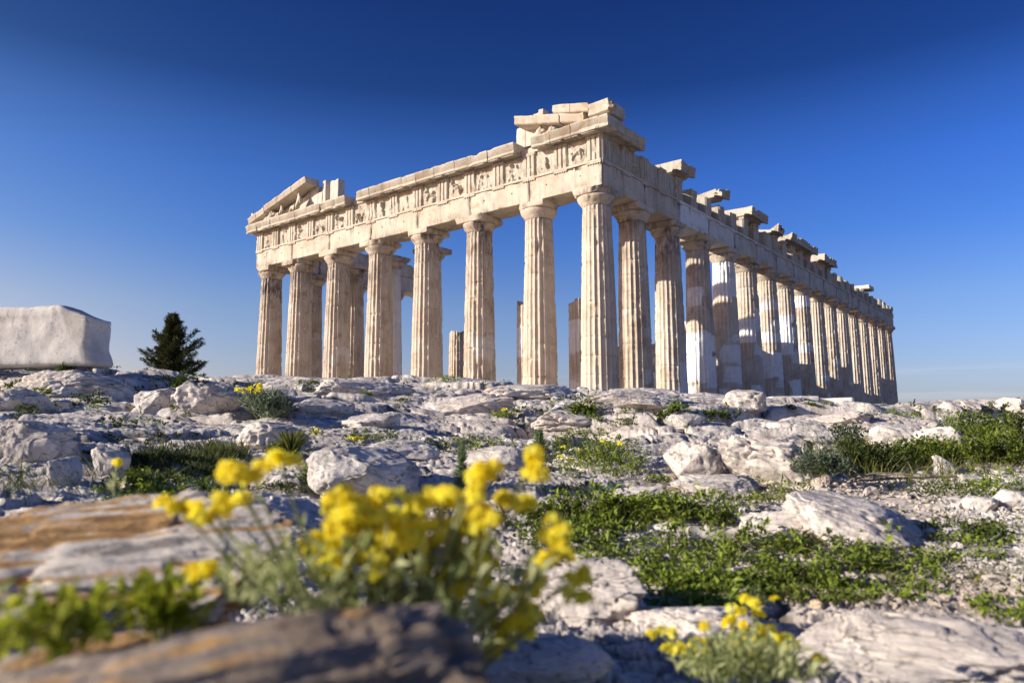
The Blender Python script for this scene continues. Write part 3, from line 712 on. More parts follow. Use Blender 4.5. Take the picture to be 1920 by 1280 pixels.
# lion head on the corner sima
def blob(parts, n=28):
    """one closed skin round several ellipsoids: radial cast from the centre of the first"""
    th = np.linspace(0, np.pi, n); ph = np.arange(2*n)/(2*n)*2*np.pi; T, P = np.meshgrid(th, ph, indexing='ij')
    D = np.stack([np.sin(T)*np.cos(P), np.sin(T)*np.sin(P), np.cos(T)], -1).reshape(-1, 3); c0 = np.array(parts[0][0]); best = np.zeros(len(D))
    for c, r in parts:
        r = np.array(r); o_ = (c0-np.array(c))/r; d = D/r; A = (d*d).sum(1); B = d@o_; C = o_@o_-1; disc = B*B-A*C
        t = np.where(disc > 0, (-B+np.sqrt(np.maximum(disc, 0)))/A, 0); best = np.maximum(best, t)
    return c0+D*best[:, None], grid_faces(n, 2*n, True)[:, ::-1]
lh = Geo(); V, F = blob([((0, 0, 0), (.2, .24, .26)), ((.12, -.02, -.06), (.17, .13, .12)), ((.1, .1, .12), (.09, .06, .07)), ((.1, -.1, .12), (.09, .06, .07)), ((-.02, .18, .1), (.1, .1, .12)), ((-.02, -.18, .1), (.1, .1, .12))])
V = V+fbm3(V*9, 3, 3)[:, None]*.025*np.sign(V); lh.add(V+[.72, -.33, 14.08], F, new=0, grime=.35); lh.build('lion_head', M_MARBLE, temple)
# acroterion at the left corner
V, F = wbox((-31.25, -.2, 13.9), (-30.85, .3, 14.75), .1, .05, .3, .02, 77, 0.); V[:, 0] += (V[:, 0]+31.05)*-.45*(V[:, 2]-13.9)/.85
g = Geo(); put(g, 'front', V, F, new=.2, grime=0); g.build('acroterion', M_MARBLE, temple)
# pediment sculpture: skeletons grown into one skin
def figure(name, verts, edges, rad):
    me = bpy.data.meshes.new(name); me.from_pydata(verts, edges, []); o = bpy.data.objects.new(name, me); col.objects.link(o); o.parent = temple
    sk = o.modifiers.new('skin', 'SKIN'); sv = me.skin_vertices[0].data
    for v, r in zip(sv, rad): v.radius = (r, r)
    sv[0].use_root = True; sk.use_smooth_shade = True
    ss = o.modifiers.new('sub', 'SUBSURF'); ss.levels = 2; ss.render_levels = 2; me.materials.append(M_MARBLE)
    return o
def seated(x, z, s, flip=1):
    y = -.1
    J = [(0, 0, .18), (-.05, 0, .55), (-.08, 0, .95), (-.08, 0, 1.12), (-.06, 0, 1.3), (.45, .05, .28), (.85, .05, .02), (.5, -.15, .4), (.8, -.15, .05), (-.3, -.1, .85), (-.35, -.12, .5), (.15, .1, .8), (.35, .1, .62)]
    Ed = [(0, 1), (1, 2), (2, 3), (3, 4), (0, 5), (5, 6), (0, 7), (7, 8), (2, 9), (9, 10), (2, 11), (11, 12)]
    rd = [.22, .2, .22, .1, .13, .15, .09, .15, .09, .1, .07, .1, .07]
    figure('reclining_sculpture', [(x+flip*a*s, y+b*s, z+c*s) for a, b, c in J], Ed, [r*s for r in rd])
seated(-25.2, 13.75, 1.05, -1); seated(-27.3, 13.75, .72, -1)
# horse heads
def horse(x, z, s_, seed):
    V, F = blob([((0, 0, 0), (.34*s_, .26*s_, .42*s_)), ((.32*s_, 0, .1*s_), (.3*s_, .17*s_, .17*s_)), ((.1*s_, 0, .36*s_), (.1*s_, .12*s_, .2*s_)), ((-.25*s_, 0, -.15*s_), (.3*s_, .25*s_, .3*s_))], 36)
    V = V*(1+.12*fbm3(V*4/s_+seed, 4, 3))[:, None]; g = Geo(); g.add(V+[x, -.15, z+.32*s_], F, new=0, grime=.2); g.build('horse_head_sculpture', M_MARBLE, temple)
horse(-28.4, 13.74, .85, 1); horse(-29.1, 13.74, .5, 2); horse(-3.75, 13.74, .66, 3); horse(-3.0, 13.74, .5, 4)
# -- naos wall standing behind the long colonnade
g = Geo(); r_ = np.random.default_rng(3); y = 11.
while y < 62:
    L = r_.uniform(1.1, 1.7); top = 4.6+1.3*math.sin(y*.35)+r_.uniform(-.5, .5)
    if 22 < y < 27: top += 1.2
    z = .46
    while z < top:
        V, F = wbox((-6.0, y+.006, z), (-4.85, y+L-.006, z+.51), .35, .02, .06, .01, int(y*7+z*3), .2); g.add(V, F, new=float(r_.random() < .3), grime=.15); z += .515
    y += L
g.build('naos_wall', M_MARBLE, temple)
g = Geo(); V, F = wbox((-7.0, 9.2, .46), (-5.4, 10.6, 5.2), .3, .06, .4, .05, 31, 0.); g.add(V, F, new=0, grime=.3); g.build('naos_wall', M_MARBLE, temple)

# ---------------------------------------------------------------- loose blocks and boulders
def cube_sphere(n):
    u = np.linspace(-1, 1, n+1); a, b = np.meshgrid(u, u, indexing='ij'); a = a.ravel(); b = b.ravel(); o_ = np.ones_like(a); V = []; F = []
    f = grid_faces(n+1, n+1)
    for k in range(6):
        s = 1 if k % 2 == 0 else -1; ax = k//2; P = np.zeros((len(a), 3)); P[:, ax] = s; P[:, (ax+1) % 3] = a*s if s > 0 else -a*s*-1; P[:, (ax+2) % 3] = b
        P[:, (ax+1) % 3] = a*s; F.append((f if True else f)+len(a)*k); V.append(P)
    V = np.concatenate(V); F = np.concatenate(F)
    _, first, inv = np.unique(np.round(V*4000).astype(np.int64), axis=0, return_index=True, return_inverse=True)
    V = V[first]; F = inv.ravel()[F]; V = np.tan(V*np.pi/4)
    return V/np.linalg.norm(V, axis=1)[:, None], F
ROCKGRP = 'limestone boulders on the slope'
def boulder(px, py, wpx, hpx, label, seed, mat=None, deep=.8, box=.75, rough=1., tilt=0., yaw=0., sink=.3, flat=0., name='boulder', cat='boulder', group=ROCKGRP, dist=None, slope=0., pitch=0., mid=False, facets=9):
    """a rock whose visible foot is at photo pixel (px,py), about wpx wide and hpx tall there"""
    p, d, c, s, ok = ground(px, py); d = float(d[0]) if dist is None else dist; p = p[0]
    if dist is not None:
        dr = ray(px, py)[0]; p = CAM+dr*(dist/math.hypot(dr[0], dr[1]))
    dr = ray(px, py)[0]; ca_ = (dr[0]*FH[0]+dr[1]*FH[1])/math.hypot(dr[0], dr[1])
    m = d/FPX; W, Hm = wpx*m*ca_**2, hpx*m*ca_*(1 if mid else .78); D = W*deep
    n = int(np.clip(wpx/1920*1024/1.6/1.6, 12, 110)); V, F = cube_sphere(n)
    S = np.sign(V)*np.abs(V)**box; S /= np.abs(S).max(0)
    k = seed*3.17; Q = V*1.2+k
    dsp = 1+rough*(.16*fbm3(Q, 3, 1)+.10*(np.abs(fbm3(Q*2.1, 4, 2))-.3)-.13*np.clip(1-np.abs(fbm3(Q*1.7+5, 2, 3))*7, 0, 1)+.045*fbm3(Q*6, 4, 4, .6))
    P = S*dsp[:, None]; r0 = np.random.default_rng(seed)
    for _ in range(facets):                                   # broken faces
        nn = r0.normal(size=3); nn /= np.linalg.norm(nn); t_ = P@nn; c_ = r0.uniform(.55, .95)+.05*fbm3(Q*3+_, 3, 7)
        P = P-np.where(t_ > c_, (t_-c_)*.88, 0)[:, None]*nn
    if mid: P = P+V*(.10*fbm3(S*[1.2, 6, 2]+k, 4, 62, .6))[:, None]
    if mid or rough > .3: P = P+(V*(.02*fbm3(V*9+k, 4, 6, .6)*rough)[:, None])
    if flat: P[:, 2] = np.where(P[:, 2] > 1-flat, 1-flat+(P[:, 2]-1+flat)*.3, P[:, 2])
    P = P*[W/2, D/2, Hm/(2-2*sink)*1.0]
    P[:, 2] += slope*P[:, 0]
    cp, sp = math.cos(pitch), math.sin(pitch); P = np.stack([P[:, 0], P[:, 1]*cp-P[:, 2]*sp, P[:, 1]*sp+P[:, 2]*cp], 1)
    ca, sa = math.cos(tilt), math.sin(tilt); P = np.stack([P[:, 0]*ca-P[:, 2]*sa, P[:, 1], P[:, 0]*sa+P[:, 2]*ca], 1)
    dr = ray(px, py)[0]; az = math.atan2(dr[0]*RH[0]+dr[1]*RH[1], dr[0]*FH[0]+dr[1]*FH[1])+yaw
    rr = np.array([math.cos(YAW-az), math.sin(YAW-az)]); ff = np.array([-math.sin(YAW-az), math.cos(YAW-az)])
    fwd = (p[:2]-CAM[:2]); fwd /= np.linalg.norm(fwd)
    ctr = np.array([p[0]+fwd[0]*D*.38, p[1]+fwd[1]*D*.38, p[2]+Hm/(2-2*sink)*(1-2*sink)])
    if mid: ctr = p-np.array([0, 0, Hm*.5])
    X = np.stack([P[:, 0]*rr[0]+P[:, 1]*ff[0], P[:, 0]*rr[1]+P[:, 1]*ff[1], P[:, 2]], 1)
    if mat: P0 = S*[1, 1, 1]; stv = fbm3(P0*([1.6, 13, 3] if mat is M_LICHEN else [2.2, 7.5, 3])+k, 4, 61)*1.0-(-.06 if mat is M_LICHEN else .42)
    else: stv = np.zeros(len(X))
    o = mesh_obj(name, X, F, mat or M_ROCK, attrs={'soil': np.zeros(len(X)), 'streak': stv, 'crack': (.25 if mat else .9)*np.clip(1-np.abs(fbm3(Q*2.3+9, 3, 33))*16, 0, 1)}); o.location = ctr
    return tag(o, label, cat, group)
B = boulder
B(1396, 770, 84, 50, 'rounded boulder with a mossy patch, perched on the ridge below the long colonnade', 1, box=.75, sink=.3, facets=6, rough=1.2)
B(690, 940, 250, 135, 'big smooth grey boulder with a dark crack, sloping down behind the yellow flowers', 2, box=.95, rough=.5, slope=-.12, sink=.2)
B(515, 842, 138, 70, 'domed boulder standing just right of the dark grassy hollow', 3, box=.85, sink=.2)
B(290, 776, 112, 60, 'lumpy boulder with a brown stain, below the conifer', 4, box=.8)
B(395, 784, 165, 88, 'broad pale boulder between the brown-stained one and the silvery shrub', 5, box=.9, rough=1.2, sink=.2)
B(598, 782, 130, 42, 'low bluish slab lying right of the silvery shrub', 6, box=.8, rough=.6)
B(1300, 898, 110, 90, 'pitted pinkish outcrop at the right edge of the leafy yellow-flowered patch', 7, box=.8, rough=1.3)
B(1435, 905, 210, 105, 'large mottled outcrop with dark pits, left of the long dry twigs', 8, box=.75, rough=1.3, slope=-.1)
B(1345, 935, 170, 50, 'knobbly pale ledge below the large mottled outcrop', 9, box=.8, rough=1.3)
B(1600, 1026, 300, 96, 'long smooth slab slanting down to the gravel path', 10, box=.8, rough=.6, slope=-.30, deep=.9, pitch=R(10), facets=4, sink=.45)
B(1465, 1012, 146, 66, 'square-shouldered block at the back of the big green bed', 11, box=.6, rough=.9, facets=3)
B(1288, 800, 72, 28, 'small bluish block on the middle terrace below the boulder on the ridge', 12, box=.5, rough=.6)
B(1782, 781, 52, 30, 'angular white stone at the skyline, left of the pair on the right', 13, box=.6)
B(1822, 781, 46, 28, 'squat pale stone at the skyline next to the angular white one', 14, box=.65)
B(1895, 777, 70, 26, 'long pale stone at the skyline against the right edge of the photo', 15, box=.6)
B(1680, 842, 125, 62, 'greyish boulder with a shaded right side between two green bushes', 16, box=.75)
B(1775, 842, 120, 48, 'dark-streaked boulder beneath the ridge, left of the rightmost green bush', 17, box=.8)
B(1782, 890, 64, 36, 'narrow leaning stone at the foot of the right-hand bushes', 18, box=.8, slope=-.35, facets=5, rough=1.4, sink=.35)
B(1815, 905, 60, 18, 'flat pinkish stone at the head of the gravel path', 19, box=.7)
B(1840, 960, 70, 34, 'left one of the low stones on the right side of the gravel path', 20, box=.75)
B(1893, 956, 85, 44, 'rounded pale stone cut by the right edge, beside the gravel path', 21, box=.85)
B(930, 876, 130, 48, 'pinkish domed boulder behind the tallest yellow flower heads', 22, box=.9, rough=.8)
B(758, 866, 165, 48, 'long low dome of pale rock above the big smooth grey boulder', 23, box=.9, rough=.8)
B(1402, 1118, 44, 26, 'fist-sized bright stone on the green bed, left of the orange-brown one', 24, box=.6)
B(1196, 1092, 52, 28, 'pale stone half buried at the left edge of the green bed', 25, box=.7)
B(1535, 1140, 30, 18, 'small orange-brown stone at the front edge of the green bed', 26, box=.7, mat=M_LICHEN)
B(1195, 950, 150, 42, 'jagged white rock under the leafy yellow-flowered patch', 27, box=.7, rough=1.2)
B(112, 908, 74, 78, 'upright whitish block on the left with a shaded face', 28, box=.75, sink=.25, rough=1.3, facets=7)
B(205, 893, 80, 72, 'cracked upright block next to the left edge of the dark grassy hollow', 29, box=.7, sink=.2, rough=1.4, facets=7)
B(118, 766, 48, 22, 'small bright flat-topped stone on the blue-shaded rock at left', 30, box=.6)
B(40, 770, 130, 60, 'rounded boulder at the left edge of the photo under the marble block', 31, box=.9)
B(700, 800, 130, 36, 'thin ledge of rock in the middle of the slope under the front columns', 32, box=.8)
B(1080, 800, 170, 46, 'broad ledge above the leafy yellow-flowered patch', 33, box=.8, rough=1.1)
B(1000, 745, 190, 34, 'flat hump of bare rock just under the corner column', 34, box=.8)
B(1570, 795, 150, 28, 'flat terrace slab under the far end of the colonnade', 35, box=.7)
B(150, 742, 250, 58, 'long bluish hump of rock stretching under the marble block', 50, box=.8, rough=1.3, deep=.6)
B(60, 868, 190, 90, 'big broken rock mass at the left edge, above the orange-lichened rock', 51, box=.7, rough=1.4, deep=.7)
B(660, 742, 230, 44, 'wide fissured hump of rock in front of the left front columns', 52, box=.8, rough=1.3, deep=.6)
B(880, 775, 190, 44, 'rough pinkish ridge of rock in the middle of the slope', 53, box=.75, rough=1.4, deep=.6)
B(1180, 772, 200, 50, 'dark-creviced rock ledge under the last columns of the near corner', 54, box=.75, rough=1.4, deep=.6)
# near rocks
B(1090, 1150, 250, 100, 'knobbly pitted white rock right behind the near yellow flowers', 36, box=.75, rough=1.6, deep=.7)
B(1000, 1290, 300, 90, 'smooth blue-shaded stone at the bottom edge of the photo', 37, box=.95, rough=.4, deep=.6)
B(1330, 1210, 330, 60, 'pitted low rock behind the lower right flowering plant', 38, box=.8, rough=1.5)
B(1710, 1275, 560, 84, 'broad pinkish slab with veins in the lower right corner', 39, box=.7, rough=1.3, deep=.8, sink=.4, pitch=R(8), facets=5)
B(500, 1040, 330, 120, 'white pitted rock behind the left part of the yellow flowers', 40, box=.8, rough=1.3)
B(190, 1010, 800, 190, 'orange-lichened layered rock on the left, out of focus', 41, mat=M_LICHEN, box=.6, rough=1.7, deep=1.35, dist=1.0, mid=True, pitch=R(8), facets=5, sink=.0, flat=.15)
B(420, 1215, 980, 250, 'dark brown blurred rock nearest to the camera at the bottom', 42, mat=M_BROWN, box=.7, rough=.8, deep=.6, dist=.46, mid=True, pitch=R(10), slope=.10, facets=5, sink=.0)

# marble blocks
def block(name, label, px, py, dist, size, mat, seed, yaw=0., shape=None, cat='stone block', group=None, sink=.05, chip=.12, tilt=0., par=False):
    dr = ray(px, py)[0]; p = CAM+dr*(dist/math.hypot(dr[0], dr[1])); L, D, Hh_ = size
    V, F = wbox((-L/2, -D/2, 0), (L/2, D/2, Hh_), .05, .07 if L > 3 else .03, chip, .012, seed, .25, 2.6)
    if shape: V = shape(V)
    V[:, 2] += V[:, 0]*tilt
    az = math.atan2(dr[0]*RH[0]+dr[1]*RH[1], dr[0]*FH[0]+dr[1]*FH[1]); a = YAW+yaw if par else YAW-az+yaw
    X = np.stack([V[:, 0]*math.cos(a)-V[:, 1]*math.sin(a), V[:, 0]*math.sin(a)+V[:, 1]*math.cos(a), V[:, 2]], 1)
    o = mesh_obj(name, X, F, mat, attrs={'new': np.zeros(len(X)), 'grime': .12*np.ones(len(X))}); o.location = (p[0], p[1], p[2]-sink)
    return tag(o, label, cat, group)
def cap_shape(V):
    L, Hh_ = 3.4, .82
    x = V[:, 0]; z = V[:, 2]
    cut = np.clip((x-(L/2-.46))/.42, 0, 1); lim = Hh_-.19*cut
    V[:, 2] = np.where(z > lim-.02, lim+(z-Hh_)*.3, z)
    foot = sstep(.28, .05, z); V[:, 2] -= .02*np.exp(-((z-.70)/.012)**2)*0; V[:, 1] += .03*np.exp(-((z-.62+.02*x)/.012)**2)*(V[:, 1] < 0); V[:, 0] = x+foot*.07*(x > L/2-.7)*((x-(L/2-.7))/.7)
    V[:, 2] += .035*fbm2(V[:, 0]*1.6, V[:, 1]*1.6, 3, 5)*(V[:, 2] > .6)
    return V
block('marble_block', 'huge weathered white marble block with a moulded end lying on the rock at left', -32, 684, 12.4, (3.4, .5, .82), M_PALE, 5, yaw=R(-5), shape=cap_shape, chip=.05, par=True)
block('marble_slab', 'thin white marble slab below the seventh column of the long side', 1485, 749, 22, (1.3, .6, .14), M_WHITE, 6, yaw=.3, group='white marble slabs by the colonnade')
block('marble_slab', 'longer white marble slab right of the other one, below the far colonnade', 1570, 756, 22.5, (.85, .6, .2), M_WHITE, 7, yaw=-.1, group='white marble slabs by the colonnade')
block('marble_slab', 'small white slab at the foot of the last column on the right', 1688, 764, 23, (.45, .4, .1), M_WHITE, 8, group='white marble slabs by the colonnade')

# ---------------------------------------------------------------- plants
def leaf_geo(P, D, Nn, ln, wd, tone, bend=.25):
    """pointed folded leaves: base P, direction D, face normal Nn"""
    n = len(P); D = D/np.linalg.norm(D, axis=1)[:, None]; S = np.cross(D, Nn); S /= np.linalg.norm(S, axis=1)[:, None]+1e-9; U = np.cross(S, D)
    ln = np.broadcast_to(ln, (n,))[:, None]; wd = np.broadcast_to(wd, (n,))[:, None]
    a = P; b = P+D*ln*.5+S*wd*.5+U*wd*.15; c = P+D*ln-U*ln*bend; d = P+D*ln*.5-S*wd*.5+U*wd*.15; m = P+D*ln*.52-U*ln*bend*.2
    V = np.stack([a, b, c, d, m], 1).reshape(-1, 3); k = np.arange(n)[:, None]*5
    F = np.concatenate([k+[[0, 1, 4]], k+[[1, 2, 4]], k+[[2, 3, 4]], k+[[3, 0, 4]]]).reshape(-1, 3)
    return V, F, np.repeat(tone, 5)
def blade_geo(P, D, ln, wd, tone, droop=.5):
    n = len(P); D = D/np.linalg.norm(D, axis=1)[:, None]; a = rng.uniform(0, 2*np.pi, n); S = np.stack([np.cos(a), np.sin(a), np.zeros(n)], 1)
    Hd = D*[1, 1, 0]; ln = np.broadcast_to(ln, (n,))[:, None]; wd = np.broadcast_to(wd, (n,))[:, None]; V = []
    for t, w_ in ((0, 1), (.4, .9), (.75, .6), (1, .05)):
        c = P+D*ln*t+Hd*ln*droop*t*t-np.array([0, 0, 1])*ln*droop*.35*t*t; V += [c-S*wd*w_*.5, c+S*wd*w_*.5]
    V = np.stack(V, 1).reshape(-1, 3); k = np.arange(n)[:, None]*8
    F = np.concatenate([k+[[0, 1, 3, 2]], k+[[2, 3, 5, 4]], k+[[4, 5, 7, 6]]]); return V, F, np.repeat(tone, 8)
def rdir(n, up=.6):
    v = rng.normal(size=(n, 3)); v[:, 2] = np.abs(v[:, 2])*1.; v /= np.linalg.norm(v, axis=1)[:, None]; v[:, 2] += up; return v/np.linalg.norm(v, axis=1)[:, None]
def ell(cx, cy, rx, ry, n):
    r = rng.random(n)**.62*1.08; a = rng.uniform(0, 2*np.pi, n); return cx+rx*r*np.cos(a), cy+ry*r*np.sin(a)
BARE = [(1195, 932, 85, 24), (1462, 985, 82, 34), (1605, 965, 130, 62), (1340, 922, 95, 20), (1300, 870, 60, 40), (1250, 1000, 40, 12), (1120, 905, 30, 10), (1330, 1010, 60, 15), (1490, 1062, 50, 13), (1195, 1015, 36, 14), (1390, 1075, 34, 10), (1600, 1085, 60, 10)]
def bare(px, py):
    r = np.zeros(len(px), bool)
    for a, b, c, e in BARE: r |= ((px-a)/c)**2+((py-b)/e)**2+.25*noise2(px*.05, py*.08, 3) < 1
    return r
def herb_patch(g, cx, cy, rx, ry, n, lpx=10, hpx=14, kind='herb'):
    px, py = ell(cx, cy, rx, ry, n); p, d, cr, so_, ok = ground(px, py)
    keep = ok & ~bare(px, py); p = p[keep]; d = d[keep]; n = len(p)
    if not n: return
    m = d/FPX
    cl = fbm3(p/(d[:, None]*.03), 2, 91)                    # clumps
    k = cl > -.02+.3*rng.random(len(cl))*(kind == 'herb'); p = p[k]; m = m[k]; cl = cl[k]; n = len(p)
    hgt = np.clip(.3+1.1*cl, .05, 1.5)*hpx*m*rng.random(n)**.6
    p = p+np.stack([rng.normal(0, 1, n)*m*lpx*.5, rng.normal(0, 1, n)*m*lpx*.5, hgt], 1)
    tone = np.clip(.18+.35*cl+.5*(hgt/(hpx*m))+.4*fbm3(p*2.2, 3, 92)+rng.normal(0, .18, n), 0, 1)  # tone paints shaded patches and sunlit tips into the leaf colour
    if kind == 'herb':
        big = np.where(rng.random(n) < .05, 1.8, 1.); V, F, t = leaf_geo(p, rdir(n, .25), rdir(n, 1.0), big*lpx*m*rng.uniform(.5, 1.4, n), big*lpx*m*rng.uniform(.3, .75, n), tone)
    else:
        p[:, 2] -= hgt; V, F, t = blade_geo(p, rdir(n, 1.2), hpx*m*rng.uniform(.5, 1.4, n), lpx*m*.16*rng.uniform(.7, 1.5, n), tone)
    g.add(V, F, tone=t)
# one mass of low herbs: nobody could count it
g = Geo()
for a in [(2080, 960, 160, 60, 1800, 9, 9), (2050, 1150, 160, 80, 1500, 10, 10), (1370, 1040, 300, 85, 15000, 11, 30), (1250, 975, 190, 32, 3200, 12, 30), (1570, 1080, 190, 50, 5000, 10, 12), (1300, 1110, 150, 45, 4500, 12, 14), (1120, 985, 85, 34, 2000, 12, 32), (1040, 1000, 70, 40, 1500, 12, 20),
          (1115, 866, 95, 36, 2800, 8, 15), (1240, 905, 50, 16, 500, 8, 9),
          (1310, 860, 60, 12, 500, 7, 8), (1420, 925, 70, 18, 1100, 7, 9), (1700, 1000, 120, 18, 900, 7, 6), (1840, 1010, 90, 20, 900, 8, 8), (1780, 1045, 100, 14, 700, 8, 6), (1640, 1120, 140, 16, 1000, 9, 8), (1880, 1150, 60, 22, 600, 11, 9), (1850, 910, 80, 22, 1200, 6, 7),
          (600, 905, 40, 25, 900, 10, 16), (280, 930, 100, 28, 2200, 9, 16), (380, 925, 60, 24, 900, 9, 14), (540, 850, 40, 20, 700, 8, 16), (690, 820, 60, 10, 700, 6, 7), (760, 890, 60, 12, 500, 6, 8), (900, 840, 70, 18, 900, 6, 8), (800, 838, 60, 8, 400, 5, 7),
          (945, 775, 30, 10, 500, 5, 8), (1100, 772, 65, 22, 1800, 6, 12), (1170, 790, 60, 16, 1000, 6, 9), (1260, 780, 30, 18, 500, 6, 9), (640, 700, 32, 8, 700, 4, 7), (832, 714, 34, 5, 450, 4, 6), (1075, 719, 32, 6, 450, 4, 6), (930, 716, 26, 4, 250, 4, 5), (600, 730, 40, 10, 500, 4, 6), (550, 735, 36, 8, 300, 4, 6), (745, 752, 26, 10, 350, 5, 7), (700, 745, 20, 5, 150, 5, 6), (1350, 785, 40, 8, 400, 5, 6), (1520, 768, 40, 6, 300, 4, 5), (1660, 778, 35, 6, 350, 4, 6), (1800, 785, 110, 8, 900, 5, 7), (1870, 768, 20, 8, 200, 4, 8), (340, 738, 20, 18, 400, 6, 9), (120, 715, 30, 14, 400, 6, 9), (165, 760, 40, 14, 500, 6, 9), (40, 690, 110, 14, 2600, 7, 14), (190, 684, 50, 6, 500, 5, 7), (30, 745, 60, 20, 700, 7, 10), (250, 800, 60, 10, 300, 6, 8), (450, 745, 40, 8, 300, 5, 7), (330, 715, 60, 8, 300, 5, 6), (190, 690, 40, 8, 300, 5, 6), (60, 760, 40, 20, 400, 7, 9)]: herb_patch(g, *a)
# herbs growing in the cracks of the rock
px = rng.uniform(0, 1920, 90000); py = rng.uniform(690, 1000, 90000); p, d, cr, so_, ok = ground(px, py)
lo = fbm3(p*.9, 3, 93); k = ok & (cr > .4) & (lo > -.12) & (d > 2.2); p = p[k]; m = d[k]/FPX; n = len(p)
p = p+np.stack([np.zeros(n), np.zeros(n), rng.random(n)*6*m], 1)
V, F, t = leaf_geo(p, rdir(n, .4), rdir(n, 1), 6*m*rng.uniform(.6, 1.4, n), 3.4*m, np.clip(rng.normal(.3, .25, n), 0, 1)); g.add(V, F, tone=t)
o = g.build('ground_cover', M_HERB, smooth=False); tag(o, 'low green herbs filling hollows and cracks of the rock', 'ground cover', kind='stuff')
g = Geo()
for a in [(1400, 1060, 280, 80, 2600, 9, 30), (1250, 960, 180, 36, 1500, 8, 34), (1130, 975, 100, 40, 900, 8, 34), (1115, 868, 100, 40, 900, 6, 22), (1640, 880, 160, 40, 1500, 7, 40), (1850, 860, 100, 40, 900, 7, 30), (1700, 1005, 140, 24, 900, 7, 9), (1800, 1060, 130, 24, 1100, 8, 9), (1780, 1010, 150, 30, 900, 7, 8), (1440, 930, 60, 14, 700, 8, 14), (1850, 985, 80, 10, 500, 8, 10), (1760, 930, 90, 10, 500, 6, 8), (1600, 1060, 140, 20, 900, 9, 14), (1420, 1105, 120, 22, 900, 9, 16), (680, 825, 40, 6, 250, 6, 9), (880, 828, 40, 8, 350, 6, 12), (1560, 1125, 150, 10, 700, 9, 12), (1700, 1090, 120, 14, 800, 9, 10), (1850, 1085, 70, 14, 400, 9, 10)]: herb_patch(g, *a, kind='grass')
o = g.build('grass', M_GRASS); tag(o, 'short yellowish green grass along the gravel path', 'grass', kind='stuff')
g = Geo()
for a in [(340, 872, 112, 30, 4200, 10, 20), (270, 885, 40, 20, 900, 10, 24), (420, 856, 40, 22, 900, 9, 22), (1545, 862, 60, 26, 90, 4, 62), (1430, 870, 30, 14, 26, 3, 60), (1180, 885, 70, 22, 60, 4, 46), (1330, 1060, 240, 50, 60, 4, 44), (1800, 960, 100, 30, 90, 4, 26), (90, 905, 110, 26, 260, 8, 44), (20, 930, 60, 24, 120, 9, 50)]: herb_patch(g, *a, kind='grass')
o = g.build('dry_grass', M_DRY); tag(o, 'long dark matted grass in the hollow on the left', 'grass', kind='stuff')

def plant(name, label, cat, px, py, dist=None, group=None):
    p, d, *_ = ground(px, py); p = p[0]; d = float(d[0])
    if dist: dr = ray(px, py)[0]; p = CAM+dr*(dist/math.hypot(dr[0], dr[1])); d = dist
    return empty(name, label, cat, tuple(p), group), p, d
def rel(px, py, d):
    dr = np.atleast_2d(ray(px, py)); return CAM+dr*(d/np.hypot(dr[:, 0], dr[:, 1]))[:, None]
def flower_geo(c, R_, nf, up=(0, 0, 1), fl=.008):
    """a domed head of small four-petalled florets"""
    g = Geo(); v = rng.normal(size=(nf, 3)); nc = 4; cen = rng.normal(0, 1, (nc, 3))*[.75, .75, .4]*R_; c = c+cen[rng.integers(0, nc, nf)]; R_ = R_*.62
    v = rng.normal(size=(nf, 3)); v[:, 2] = np.abs(v[:, 2])*.8+.05; v /= np.linalg.norm(v, axis=1)[:, None]
    pos = c+v*R_*rng.uniform(.7, 1.05, (nf, 1))*[1, 1, .75]; tone = np.clip(rng.normal(.68, .3, nf)+rng.normal(0, .12), 0, 1)
    for k in range(4):
        a = np.cross(v, rng.normal(size=3)) if k == 0 else a
        a /= np.linalg.norm(a, axis=1)[:, None]; b = np.cross(v, a); an = k*np.pi/2
        dirs = a*math.cos(an)+b*math.sin(an)+v*.25
        V, F, t = leaf_geo(pos, dirs, v, fl*rng.uniform(.8, 1.2, nf), fl*.85, tone, .15); g.add(V, F, tone=t)
    return g
